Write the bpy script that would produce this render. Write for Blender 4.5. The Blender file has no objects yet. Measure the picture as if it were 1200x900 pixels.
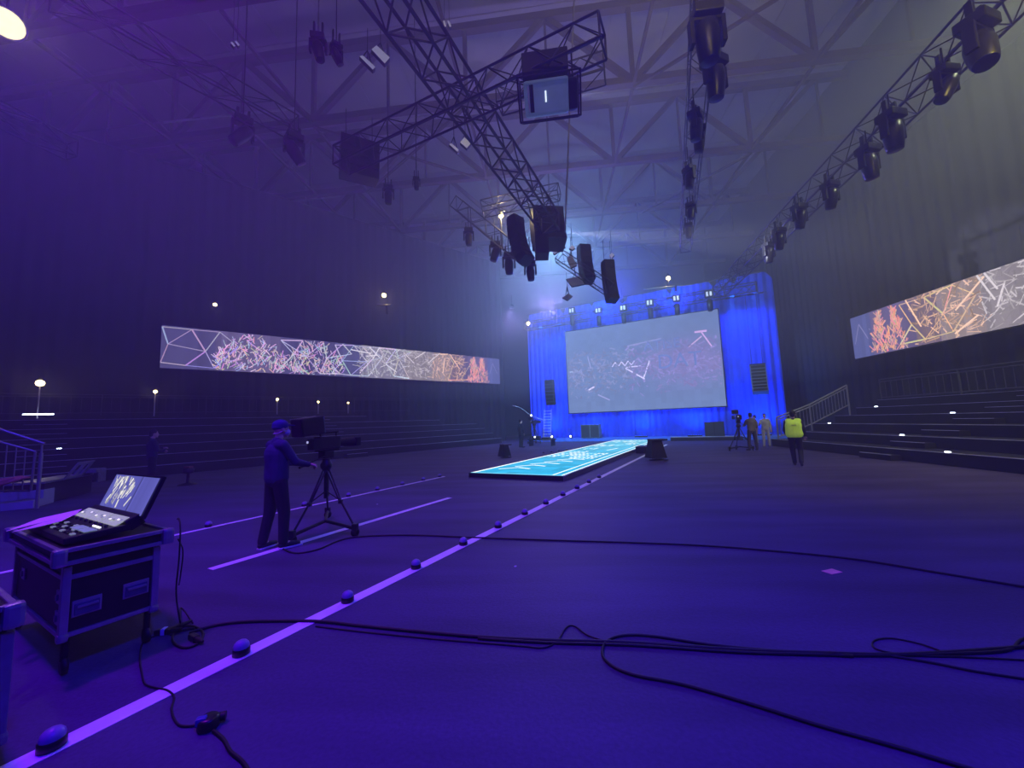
import bpy, bmesh, math, random
import numpy as np
from mathutils import Vector, Matrix, Euler
random.seed(7)
SC = bpy.context.scene
COL = SC.collection
PI = math.pi

# ------------------------------------------------------------------ camera
F_PX, EYE = 455.0, 1.6
YAW, ROLL = math.radians(6.0), math.atan(.037)
PITCH = math.atan(45.6 * math.cos(ROLL) / F_PX)
RC = (Matrix.Rotation(YAW, 3, 'Z') @ Matrix.Rotation(PI / 2 + PITCH, 3, 'X') @ Matrix.Rotation(-ROLL, 3, 'Z'))
cd = bpy.data.cameras.new('camera'); cam = bpy.data.objects.new('camera', cd); COL.objects.link(cam)
cam.matrix_world = Matrix.Translation((0, 0, EYE)) @ RC.to_4x4()
cd.sensor_width = 36; cd.lens = F_PX / 1200 * 36; cd.clip_end = 200; cd.clip_start = .05
SC.camera = cam

# ------------------------------------------------------------------ world, exposure, render behaviour
w = bpy.data.worlds.new('night'); SC.world = w; w.use_nodes = True
w.node_tree.nodes['Background'].inputs[0].default_value = (.01, .012, .03, 1)
w.node_tree.nodes['Background'].inputs[1].default_value = .3
SC.view_settings.view_transform = 'Standard'; SC.view_settings.look = 'None'
SC.view_settings.exposure = 0.0; SC.view_settings.gamma = 1
cy = SC.cycles
cy.max_bounces = 4; cy.diffuse_bounces = 2; cy.glossy_bounces = 2; cy.volume_bounces = 1; cy.transmission_bounces = 3
cy.transparent_max_bounces = 6; cy.sample_clamp_indirect = 2.0; cy.use_denoising = True; cy.caustics_reflective = False; cy.caustics_refractive = False

# ------------------------------------------------------------------ measuring: a pixel of the photo as a point in the hall
def ray(x, y):
    return (RC @ Vector((x - 600, -(y - 450), -F_PX))).normalized()
def G(x, y, h=0.0):
    d = ray(x, y); t = (h - EYE) / d.z
    return Vector((d.x * t, d.y * t, h))
def atY(x, y, Y):
    d = ray(x, y); t = Y / d.y
    return Vector((d.x * t, Y, EYE + d.z * t))
def atD(x, y, D):
    d = ray(x, y); t = D / math.hypot(d.x, d.y)
    return Vector((d.x * t, d.y * t, EYE + d.z * t))
def atP(x, y, p, n):
    d = ray(x, y); t = (p[0] * n[0] + p[1] * n[1]) / (d.x * n[0] + d.y * n[1])
    return Vector((d.x * t, d.y * t, EYE + d.z * t))
SO = Vector((-1.27, 5.3, 0)); SV = Vector((.385, .923, 0)); SU = Vector((.923, -.385, 0))
SA = math.atan2(-.385, .923)                      # rotation of the stage frame about z
def S(u, v, z=0.0):
    p = SO + SU * u + SV * v; return Vector((p.x, p.y, z))

# ------------------------------------------------------------------ lights (added wash lamps among them get housings further down)
def spot(name, loc, target, power, color, cone=80, blend=1.0, radius=.15, shadow=True):
    l = bpy.data.lights.new(name, 'SPOT'); l.energy = power; l.color = color
    l.spot_size = math.radians(cone); l.spot_blend = blend; l.shadow_soft_size = radius
    o = bpy.data.objects.new(name, l); COL.objects.link(o); o.location = loc
    o.rotation_euler = (Vector(target) - Vector(loc)).to_track_quat('-Z', 'Y').to_euler()
    return o
def point(name, loc, power, color, radius=.1):
    l = bpy.data.lights.new(name, 'POINT'); l.energy = power; l.color = color; l.shadow_soft_size = radius
    o = bpy.data.objects.new(name, l); COL.objects.link(o); o.location = loc; return o
VIOLET = (.20, .055, 1.0); BLUE = (.03, .09, 1.0); DEEP = (.09, .05, 1.0); COOL = (.33, .38, 1.0); GREY = (.62, .66, 1.0); WARM = (1.0, .78, .38)
LAMPS = []
def lamp(name, loc, target, rgb, cone, radius=.3):
    e = max(rgb); LAMPS.append((name, Vector(loc), Vector(target))); return spot(name, loc, target, e, tuple(c / e for c in rgb), cone, 1.0, radius)
# wide violet and blue washes from unseen lamps over the near floor
lamp('violet_wash', (-5.5, 2.5, 9.2), (-3.2, 3.5, 0), (800, 0, 2700), 120)
lamp('violet_wash', (2.5, -1.5, 9.2), (1.5, 3.0, 0), (60, 0, 5000), 115)
lamp('violet_wash', (-8.5, 0.5, 9.2), (-10.0, 9.0, 0), (220, 100, 3600), 110)
# added lamps, out of view, that brighten the far floor
lamp('added_cool_wash', (0.5, -1.5, 12.5), (2.0, 16.0, 0), (500, 350, 500), 90)
lamp('added_grey_wash', (8.5, 3.0, 9.4), (8.5, 14.5, 0), (1600, 1300, 300), 80)
# added uplights, out of view, that brighten the roof steel
lamp('added_roof_wash', (3, 3, 9.6), (3, 18, 22), (2300, 1850, 0), 110)
lamp('added_roof_wash', (12, 4, 9.6), (12, 18, 22), (1680, 1970, 0), 110)
# added soft blue back lights that make the haze before the stage glow
lamp('added_back_light', S(-8.5, 24.5, 10.6), S(-5, 6.0, 15.0), (1950, 1400, 4600), 125, .5)
lamp('added_back_light', S(-3.0, 24.5, 10.6), S(-1.8, 6.0, 15.0), (100, 100, 4000), 125, .5)
lamp('added_down_light', S(-11.0, 22.0, 10.4), S(-10.0, 18.0, 0), (600, 500, 1500), 120, .4)  # added lamp that brightens the haze at the left of the stage
lamp('added_cluster_light', (0.1, 16.6, 9.9), (1.5, 27.0, 9.0), (4300, 9200, 15500), 130, .7)  # added lamp, tucked behind the speakers, that brightens the haze towards the stage
HAZE_DENSITY = .017

# ------------------------------------------------------------------ materials
MATS = {}
def mat(name, col, rough=.6, metal=0.0, var=.12, scale=8.0, bump=0.0, emit=None, estr=1.0, spec=.4):
    if name in MATS: return MATS[name]
    m = bpy.data.materials.new(name); m.use_nodes = True; nt = m.node_tree; N = nt.nodes; L = nt.links
    b = N['Principled BSDF']; b.inputs['Roughness'].default_value = rough; b.inputs['Metallic'].default_value = metal
    b.inputs['Specular IOR Level'].default_value = spec
    tc = N.new('ShaderNodeTexCoord'); no = N.new('ShaderNodeTexNoise'); no.inputs['Scale'].default_value = scale; no.inputs['Detail'].default_value = 4
    L.new(tc.outputs['Object'], no.inputs['Vector'])
    r = N.new('ShaderNodeValToRGB')
    r.color_ramp.elements[0].color = (*[max(0, c * (1 - var)) for c in col], 1); r.color_ramp.elements[1].color = (*[min(1, c * (1 + var)) for c in col], 1)
    r.color_ramp.elements[0].position = .3; r.color_ramp.elements[1].position = .7
    L.new(no.outputs['Fac'], r.inputs['Fac']); L.new(r.outputs['Color'], b.inputs['Base Color'])
    if bump:
        bp = N.new('ShaderNodeBump'); bp.inputs['Strength'].default_value = bump; L.new(no.outputs['Fac'], bp.inputs['Height']); L.new(bp.outputs['Normal'], b.inputs['Normal'])
    if emit is not None:
        b.inputs['Emission Color'].default_value = (*emit, 1); b.inputs['Emission Strength'].default_value = estr
    MATS[name] = m; return m
def picture_mat(name, strength):
    """a luminous display: shows the mesh colour attribute 'ink' as light"""
    m = bpy.data.materials.new(name); m.use_nodes = True; nt = m.node_tree; N = nt.nodes; L = nt.links
    N.remove(N['Principled BSDF'])
    at = N.new('ShaderNodeAttribute'); at.attribute_name = 'ink'
    e = N.new('ShaderNodeEmission'); e.inputs[1].default_value = strength
    L.new(at.outputs['Color'], e.inputs[0]); L.new(e.outputs[0], N['Material Output'].inputs['Surface']); return m

BLACK = mat('black_painted_steel', (.012, .012, .015), .5, .3)
ALU = mat('aluminium', (.30, .30, .33), .38, .8, .08, 20)
TRUSSM = mat('truss_aluminium', (.085, .085, .095), .45, .6, .1, 20)
STEEL = mat('dark_red_roof_steel', (.060, .034, .040), .7, .1, .15, 3)
RAILM = mat('galvanised_rail', (.34, .34, .36), .4, .7, .1, 15)
CABLE = mat('black_rubber', (.008, .008, .010), .55, 0, .2, 30)
PLY = mat('black_case_laminate', (.008, .008, .012), .45, 0, .2, 30, .05)
GLOSSB = mat('black_plastic', (.012, .012, .014), .35, 0, .1, 30)
TAPE = mat('white_floor_tape', (.82, .80, .84), .6, 0, .05, 5)
DRAPEW = mat('dark_wall_drape', (.022, .022, .030), .95, 0, .25, 1.2, .2)
STAND = mat('black_stand_board', (.010, .010, .014), .8, 0, .3, 2)
NOSE = mat('worn_nosing', (.50, .50, .56), .5, .3, .35, 1.5)
LAMPW = mat('lamp_glass_warm', (.9, .8, .5), .4, 0, .02, 5, 0, (1.0, .80, .30), 9)
LAMPC = mat('lamp_glass_cool', (.9, .9, .9), .4, 0, .02, 5, 0, (.75, .85, 1.0), 8)
PALE = mat('pale_panel', (.62, .64, .70), .5, 0, .06, 6, 0)

# ------------------------------------------------------------------ object helpers
def link(o, parent=None):
    COL.objects.link(o)
    if parent is not None: o.parent = parent
    return o
def tag(o, label=None, cat=None, group=None, kind=None):
    if label: o['label'] = label
    if cat: o['category'] = cat
    if group: o['group'] = group
    if kind: o['kind'] = kind
    return o
def thing(name, label, cat, loc=(0, 0, 0), rz=0.0, group=None):
    o = bpy.data.objects.new(name, None); o.empty_display_size = .1; link(o)
    o.location = loc; o.rotation_euler = (0, 0, rz); return tag(o, label, cat, group)
class MB:
    def __init__(s): s.v = []; s.f = []; s.sm = []; s.c = []
    def add(s, vs, fs, smooth=False, col=None):
        k = len(s.v); s.v += [tuple(p) for p in vs]; s.f += [tuple(i + k for i in f) for f in fs]; s.sm += [smooth] * len(fs); s.c += [col] * len(fs); return s
    def box(s, c, d, M=None, taper=1.0):
        x, y, z = d[0] / 2, d[1] / 2, d[2] / 2; t = taper
        P = [(-x, -y, -z), (x, -y, -z), (x, y, -z), (-x, y, -z), (-x * t, -y * t, z), (x * t, -y * t, z), (x * t, y * t, z), (-x * t, y * t, z)]
        P = [Vector(p) for p in P]
        if M is not None: P = [M @ p for p in P]
        P = [p + Vector(c) for p in P]
        return s.add(P, [(0, 3, 2, 1), (4, 5, 6, 7), (0, 1, 5, 4), (1, 2, 6, 5), (2, 3, 7, 6), (3, 0, 4, 7)])
    def bbox(s, c, d, b=.01, M=None):
        """box with bevelled edges"""
        bm = bmesh.new(); bmesh.ops.create_cube(bm, size=1)
        for v in bm.verts: v.co = Vector((v.co.x * d[0], v.co.y * d[1], v.co.z * d[2]))
        bmesh.ops.bevel(bm, geom=bm.edges[:], offset=b, segments=2, affect='EDGES', profile=.6)
        bm.verts.index_update()
        P = [(M @ v.co if M is not None else v.co) + Vector(c) for v in bm.verts]; Fs = [[v.index for v in f.verts] for f in bm.faces]
        bm.free(); return s.add(P, Fs)
    def tube(s, a, b, r, r2=None, n=8, smooth=True):
        a, b = Vector(a), Vector(b); r2 = r if r2 is None else r2; d = (b - a)
        if d.length < 1e-6: return s
        q = d.to_track_quat('Z', 'Y'); P = []
        for p, rr in ((a, r), (b, r2)):
            for i in range(n):
                P.append(p + q @ Vector((math.cos(2 * PI * i / n) * rr, math.sin(2 * PI * i / n) * rr, 0)))
        s.add(P, [(i, (i + 1) % n, n + (i + 1) % n, n + i) for i in range(n)], smooth)
        return s.add(P, [tuple(range(n - 1, -1, -1)), tuple(range(n, 2 * n))])
    def lathe(s, prof, n=20, M=None, c=(0, 0, 0), smooth=True):
        P = []
        for r, z in prof:
            for i in range(n):
                p = Vector((math.cos(2 * PI * i / n) * r, math.sin(2 * PI * i / n) * r, z))
                P.append((M @ p if M is not None else p) + Vector(c))
        Fs = [(j * n + i, j * n + (i + 1) % n, (j + 1) * n + (i + 1) % n, (j + 1) * n + i) for j in range(len(prof) - 1) for i in range(n)]
        s.add(P, Fs, smooth)
        return s.add([P[i] for i in range(n)] + P[-n:], [tuple(range(n - 1, -1, -1)), tuple(range(n, 2 * n))])
    def path(s, pts, r, n=6, closed=False):
        pts = [Vector(p) for p in pts]; m = len(pts); P = []
        for i, p in enumerate(pts):
            t = (pts[min(i + 1, m - 1)] - pts[max(i - 1, 0)])
            if t.length < 1e-7: t = Vector((0, 0, 1))
            t.normalize(); up = Vector((0, 0, 1)) if abs(t.z) < .9 else Vector((1, 0, 0))
            a = t.cross(up).normalized(); b = a.cross(t)
            for k in range(n): P.append(p + a * math.cos(2 * PI * k / n) * r + b * math.sin(2 * PI * k / n) * r)
        return s.add(P, [(j * n + k, j * n + (k + 1) % n, (j + 1) * n + (k + 1) % n, (j + 1) * n + k) for j in range(m - 1) for k in range(n)]
                     + [tuple(range(n - 1, -1, -1)), tuple(range((m - 1) * n, m * n))], True)
    def quad(s, a, b, c, d, col=None): return s.add([a, b, c, d], [(0, 1, 2, 3)], False, col)
    def seg2(s, p, q, wd, z, col, M=None):
        """a flat stroke in the local xy plane at height z"""
        p, q = Vector((p[0], p[1], 0)), Vector((q[0], q[1], 0)); d = q - p
        if d.length < 1e-6: return s
        n = Vector((-d.y, d.x, 0)).normalized() * wd / 2; zz = Vector((0, 0, z))
        return s.quad(p - n + zz, q - n + zz, q + n + zz, p + n + zz, col)
    def mesh(s, name, m):
        me = bpy.data.meshes.new(name); me.from_pydata(s.v, [], s.f)
        if m is not None: me.materials.append(m)
        me.polygons.foreach_set('use_smooth', s.sm)
        if any(c is not None for c in s.c):
            a = me.attributes.new('ink', 'FLOAT_COLOR', 'FACE')
            a.data.foreach_set('color', [x for c in s.c for x in ((*(c or (0, 0, 0)), 1))])
        me.update(); return me
    def build(s, name, m, parent=None, loc=None, rot=None):
        o = link(bpy.data.objects.new(name, s.mesh(name, m)), parent)
        if loc is not None: o.location = loc
        if rot is not None: o.rotation_euler = rot
        return o
_unit = {}
def unit(kind, m):
    k = (kind, m.name)
    if k not in _unit:
        b = MB()
        if kind == 'round': b.tube((0, 0, 0), (0, 0, 1), 1, n=6)
        else: b.box((0, 0, .5), (1, 1, 1))
        _unit[k] = b.mesh(kind + '_bar', m)
    return _unit[k]
def bar(name, a, b, r, m, parent, kind='round', wy=None):
    """one straight bar as an object of its own (shared mesh)"""
    a, b = Vector(a), Vector(b); o = bpy.data.objects.new(name, unit(kind, m)); link(o, parent)
    o.location = a; o.rotation_euler = (b - a).to_track_quat('Z', 'Y').to_euler()
    o.scale = (r, wy or r, (b - a).length); return o
def structure(o): o['kind'] = 'structure'; return o
def stuff(o): o['kind'] = 'stuff'; return o
def catmull(P, n=8):
    P = [Vector(p) for p in P]; Q = [P[0]] + P + [P[-1]]; out = []
    for i in range(1, len(Q) - 2):
        for k in range(n):
            t = k / n; a, b, c, d = Q[i - 1:i + 3]
            out.append(.5 * ((2 * b) + (c - a) * t + (2 * a - 5 * b + 4 * c - d) * t * t + (3 * b - a - 3 * c + d) * t ** 3))
    return out + [P[-1]]

# ------------------------------------------------------------------ the hall
def floor_mat():
    m = bpy.data.materials.new('floor_screed'); m.use_nodes = True; N = m.node_tree.nodes; L = m.node_tree.links; b = N['Principled BSDF']
    tc = N.new('ShaderNodeTexCoord')
    mp = N.new('ShaderNodeMapping'); mp.inputs['Rotation'].default_value = (0, 0, .35); mp.inputs['Scale'].default_value = (.25, 1.4, 1); L.new(tc.outputs['Object'], mp.inputs['Vector'])
    n1 = N.new('ShaderNodeTexNoise'); n1.inputs['Scale'].default_value = 1.3; n1.inputs['Detail'].default_value = 6; L.new(mp.outputs[0], n1.inputs['Vector'])
    n2 = N.new('ShaderNodeTexNoise'); n2.inputs['Scale'].default_value = 38; n2.inputs['Detail'].default_value = 5; L.new(tc.outputs['Object'], n2.inputs['Vector'])
    n3 = N.new('ShaderNodeTexNoise'); n3.inputs['Scale'].default_value = .35; n3.inputs['Detail'].default_value = 3; L.new(tc.outputs['Object'], n3.inputs['Vector'])
    r = N.new('ShaderNodeValToRGB'); e = r.color_ramp.elements; e[0].position = .3; e[0].color = (.075, .055, .145, 1); e[1].position = .75; e[1].color = (.150, .115, .28, 1); L.new(n1.outputs['Fac'], r.inputs['Fac'])
    mx = N.new('ShaderNodeMix'); mx.data_type = 'RGBA'; mx.blend_type = 'MULTIPLY'; mx.inputs[0].default_value = .5
    L.new(r.outputs[0], mx.inputs[6]); L.new(n2.outputs['Fac'], mx.inputs[7])
    mx2 = N.new('ShaderNodeMix'); mx2.data_type = 'RGBA'; mx2.blend_type = 'MULTIPLY'; mx2.inputs[0].default_value = .55
    L.new(mx.outputs[2], mx2.inputs[6]); L.new(n3.outputs['Fac'], mx2.inputs[7]); L.new(mx2.outputs[2], b.inputs['Base Color'])
    b.inputs['Roughness'].default_value = .62; b.inputs['Specular IOR Level'].default_value = .25
    bp = N.new('ShaderNodeBump'); bp.inputs['Strength'].default_value = .15; bp.inputs['Distance'].default_value = .02; L.new(n2.outputs['Fac'], bp.inputs['Height']); L.new(bp.outputs[0], b.inputs['Normal']); return m
X0, X1, Y0, Y1, ZR = -34.0, 19.0, -8.0, 48.0, 22.7
structure(MB().box(((X0 + X1) / 2, (Y0 + Y1) / 2, -.1), (X1 - X0, Y1 - Y0, .2)).build('floor', floor_mat()))
ROOFM = mat('pale_roof_sheet', (.34, .31, .36), .75, 0, .10, .6)
ceil = structure(MB().box(((X0 + X1) / 2, (Y0 + Y1) / 2, ZR + .25), (X1 - X0, Y1 - Y0, .1)).build('ceiling', ROOFM))
pm = MB().box((0, 0, 0), (2.97, 5.94, .06)).mesh('ceiling_panel', ROOFM)
xs = np.arange(X0 + 3.5, X1, 3.0); ys = np.arange(3.0, Y1, 6.0)
for x in xs:
    for y in ys:
        o = link(bpy.data.objects.new('ceiling_panel', pm), ceil); o.location = (x, y, ZR + .15 + random.uniform(-.012, .012))
WALLM = mat('hall_wall_cladding', (.035, .035, .05), .9, 0, .2, .8)
def wallbox(name, a, b, z0, z1, t=.2, m=None):
    a, b = Vector((*a, 0)), Vector((*b, 0)); d = b - a; ang = math.atan2(d.y, d.x)
    return structure(MB().box((0, 0, 0), (d.length, t, z1 - z0), Matrix.Rotation(ang, 3, 'Z')).build(name, m or WALLM, None, ((a.x + b.x) / 2, (a.y + b.y) / 2, (z0 + z1) / 2)))
wallbox('wall_left', (X0, Y0), (X0, Y1), 0, ZR + .2); wallbox('wall_right', (X1, Y0), (X1, Y1), 0, ZR + .2)
wallbox('wall_back', (X0, Y1), (X1, Y1), 0, ZR + .2); wallbox('wall_rear', (X0, Y0), (X1, Y0), 0, ZR + .2)
def pleats(a, b, z0, z1, pitch, amp, seed, notch=0, rows=2, sub=8):
    """a hanging cloth: folded sheet with a little thickness from a to b"""
    rnd = random.Random(seed); a, b = Vector((*a[:2], 0)), Vector((*b[:2], 0)); L = (b - a).length; d = (b - a) / L; n = Vector((-d.y, d.x, 0))
    cnt = max(3, int(L / pitch)); xs_ = []; ph = 0
    ks = np.linspace(0, cnt, cnt * sub + 1); jit = [rnd.uniform(.55, 1.3) for _ in range(cnt + 2)]
    mb = MB(); top = []; cols = []
    for k in ks:
        am = amp * jit[int(k)]; off = math.sin(2 * PI * k) * am + math.sin(k * 1.7) * amp * .4; x = L * k / cnt + math.sin(4 * PI * k + 1) * pitch * .06
        x = min(max(x, 0), L); cols.append((x, off))
    P = []
    for r in range(rows + 1):
        t = r / rows
        for x, off in cols:
            zt = z1 - (notch * max(0, 1 - min(x, L - x) / .35) if notch else 0)
            z = z0 + (zt - z0) * t; p = a + d * x + n * off * (1.15 - .35 * t); P.append(Vector((p.x, p.y, z)))
    m = len(cols); k0 = len(P)
    P += [p + n * .02 for p in P]
    Fs = []
    for r in range(rows):
        for i in range(m - 1):
            q = (r * m + i, r * m + i + 1, (r + 1) * m + i + 1, (r + 1) * m + i); Fs.append(q); Fs.append(tuple(k0 + j for j in reversed(q)))
    mb.add(P, Fs, True); return mb
# left drape wall and right drape wall: each made of separate drops
LW0, LWD = Vector((-20.7, 18.3, 0)), Vector((.687, .725, 0)); LWN = Vector((-.725, .687, 0))
def drape_wall(name, p0, d, n, z0, z1, widths, label):
    t = thing(name, label, 'drape', (p0.x, p0.y, 0)); structure(t)
    x = 0
    for i, wd in enumerate(widths):
        a = d * x; b = d * (x + wd + .04)
        pleats((a.x, a.y), (b.x, b.y), z0, z1, .55, .045, i + 3, rows=1, sub=6).build('drape_drop', DRAPEW, t); x += wd
    bar('drape_pipe', (0, 0, z1), d * x + Vector((0, 0, z1)), .05, TRUSSM, t); del t['category']
    return t
drape_wall('wall_left_drape', LW0 - LWD * 21 + LWN * .5, LWD, LWN, 0.02, 17, [3.0] * 15, None)
drape_wall('wall_right_drape', Vector((16.95, -4, 0)), Vector((0, 1, 0)), None, 0.02, 14.5, [3.0] * 12, None)

# ------------------------------------------------------------------ roof steel
ZL, ZU = 17.95, 22.1
nodesX = [-28.6 + 8.3 * k for k in range(6)]
for i, Y in enumerate((12, 18, 24, 30, 36, 42)):
    lab = ['dark red roof truss straight above the projector, mostly out of view', 'nearest dark red steel roof truss fully in view, passing behind the hanging projector',
           'second dark red roof truss, just behind the nearest one', 'third dark red roof truss, half lost in haze above the speaker cluster', 'fourth dark red roof truss deep in the haze', 'farthest faint roof truss near the end wall'][i]
    t = thing('roof_truss', lab, 'truss', (0, Y, 0), 0, 'steel roof trusses')
    bar('bottom_chord', (X0 + .2, 0, ZL), (X1 - .2, 0, ZL), .34, STEEL, t, 'box', .34); bar('top_chord', (X0 + .2, 0, ZU), (X1 - .2, 0, ZU), .38, STEEL, t, 'box', .38)
    for k, x in enumerate(nodesX):
        bar('post', (x, 0, ZL), (x, 0, ZU), .2, STEEL, t, 'box')
        for s in (-1, 1):
            xx = x + s * 4.15
            if X0 < xx < X1: bar('diagonal', (x, 0, ZL), (xx, 0, ZU), .27, STEEL, t, 'box')
        if x + 4.15 < X1: bar('hanger', (x + 4.15, 0, ZL), (x + 4.15, 0, ZU), .12, STEEL, t, 'box')
tk = {-20.3: 'bracing beam crossing the roof trusses high on the far left', -12.0: 'long bracing beam crossing the roof trusses left of the big lighting truss', -15.6: 'bracing beam beside the leftmost pair of roof tubes',
      -3.7: 'bracing beam crossing above the big lighting truss', 4.6: 'bracing beam crossing above the projector cable', 12.9: 'bracing beam crossing the trusses on the right of the roof'}
for x, lab in tk.items():
    t = thing('roof_brace', lab, 'beam', (x, 0, ZL - .1)); structure(t)
    for y in (12, 18, 24, 30, 36): bar('brace_segment', (0, y + .2, -.05), (0, y + 5.8, -.05), .13, STEEL, t, 'box')
for i, (xa, ya, xb, yb) in enumerate([(12.9, 12.2, 4.6, 18), (12.9, 24, 7.6, 30), (-12, 18, -3.8, 24), (-3.8, 18, -12, 24)]):
    t = thing('wind_brace', ['pale diagonal brace in the roof on the right', 'diagonal brace running down to the hazy far right', 'thin diagonal brace over the left of the roof', 'thin crossing brace over the left of the roof'][i], 'beam'); structure(t)
    bar('brace_segment', (xa, ya, ZL - .3), (xb, yb, ZL - .3), .12, STEEL, t, 'box')

# ------------------------------------------------------------------ tiered stands
def frame(o, origin, ang):
    o.location = origin; o.rotation_euler = (0, 0, ang); return o
def stand(name, label, origin, ang, length, rows, rise, run, aisles, lights):
    """tiers step up along local +x, run along local y"""
    t = thing(name, label, 'seating stand', origin, ang, 'tiered spectator stands')
    for k in range(rows):
        x0 = k * run; z = rise * (k + 1)
        MB().box((x0 + run / 2, length / 2, z / 2), (run, length, z - .005)).build('tier', STAND, t)
        MB().box((x0 + .03, length / 2, z + .004), (.07, length, .014)).build('nosing', NOSE, t)
    for y in aisles:
        for k in range(rows):
            x0 = k * run; z = rise * (k + .5)
            MB().box((x0 - .16, y, z / 2 + rise * k / 2), (.32, 1.25, z - rise * k)).build('aisle_step', STAND, t)
            MB().box((x0 - .3, y, z + .006), (.05, 1.2, .014)).build('step_nosing', NOSE, t)
    for k, y in lights:
        MB().bbox((k * run + .07, y, rise * (k + 1) + .03), (.05, .13, .025), .006).build('step_light', LAMPC, t)
    return t
RS = stand('seating_stand', 'long dark tiered stand along the right wall with worn step edges', (10.6, -2, 0), 0, 22.6, 6, .341, 1.0, [16.0, 6.0], [(0, 14.0), (1, 16.6), (2, 21.6), (0, 21.0), (3, 17.0), (4, 21.5)])
L0 = Vector((-17.0, 13.0, 0)); LD = Vector((.563, .827, 0)).normalized(); la = math.atan2(LD.y, LD.x)
# local y along LD, local x to the left of it
ls_origin = L0 + LD * 22.6
LS = stand('seating_stand', 'long dark tiered stand below the left screen', (0, 0, 0), 0, 31.5, 6, .41, .95, [7.6, 19.0], [(4, 16.6), (2, 8.0)])
frame(LS, L0 - LD * 9 + Vector((0, 0, 0)), la + PI / 2)
# local x = LD rotated +90 ; local y must run along LD: mirror the y axis of the data
for ch in LS.children:
    ch.location.y = 0; ch.scale = (1, -1, 1)
# platform between the top tier and the drape wall
structure(MB().box((0, 0, 0), (30, 9, 2.70)).build('platform_left', STAND, None, (LW0 + LWD * 2 + LWN * -.2 + Vector((-4.7, 3.2, 1.35))), (0, 0, math.atan2(LWD.y, LWD.x))))
# ------------------------------------------------------------------ rails
def balustrade(name, label, pts, h, step, posts=(0, -1), low=.12, r=.022, group=None, mid=True, RAILM=RAILM):
    """pts: foot points; rails follow them at height h"""
    t = thing(name, label, 'railing', pts[0], 0, group); o0 = Vector(pts[0])
    P = [Vector(p) - o0 for p in pts]
    for a, b in zip(P[:-1], P[1:]):
        bar('handrail', a + Vector((0, 0, h)), b + Vector((0, 0, h)), r * 1.3, RAILM, t)
        if mid: bar('top_rail', a + Vector((0, 0, h - .12)), b + Vector((0, 0, h - .12)), r, RAILM, t)
        bar('bottom_rail', a + Vector((0, 0, low)), b + Vector((0, 0, low)), r, RAILM, t)
        n = max(1, int((b - a).length / step))
        for i in range(1, n):
            p = a.lerp(b, i / n); bar('baluster', p + Vector((0, 0, low)), p + Vector((0, 0, h - .12)), r * .5, RAILM, t)
    for p in P: bar('post', p, p + Vector((0, 0, h)), r * 1.4, RAILM, t)
    return t
DIMR = mat('dull_rail', (.09, .09, .10), .6, .3, .2, 8)
balustrade('stair_railing', 'sloping pale metal railing climbing the far end of the right stand', [(11.0, 20.75, .3), (12.6, 20.75, .88), (14.4, 20.75, 1.76)], 1.08, .16, r=.03)
for o in list(COL.objects):
    if o.name == 'stair_railing':
        for x, z in ((0, .3), (1.6, .88), (3.4, 1.76)): bar('post_foot', (x, 0, z - .3), (x, 0, -.3), .04, RAILM, o)
balustrade('wall_railing', 'faint railing along the top of the right stand below the screen', [(15.9, y, 2.05) for y in (20.75, 17, 13, 9, 5)], 1.0, .30, r=.024, group=None, RAILM=DIMR)
wl = LW0 + LWN * -.35
balustrade('wall_railing', 'faint thin railing along the top of the left stand below its screen', [tuple((wl + LWD * k + Vector((0, 0, 2.7)))) for k in (-6, -2, 2, 6, 10, 14)], 1.0, .32, r=.014, RAILM=DIMR)
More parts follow.
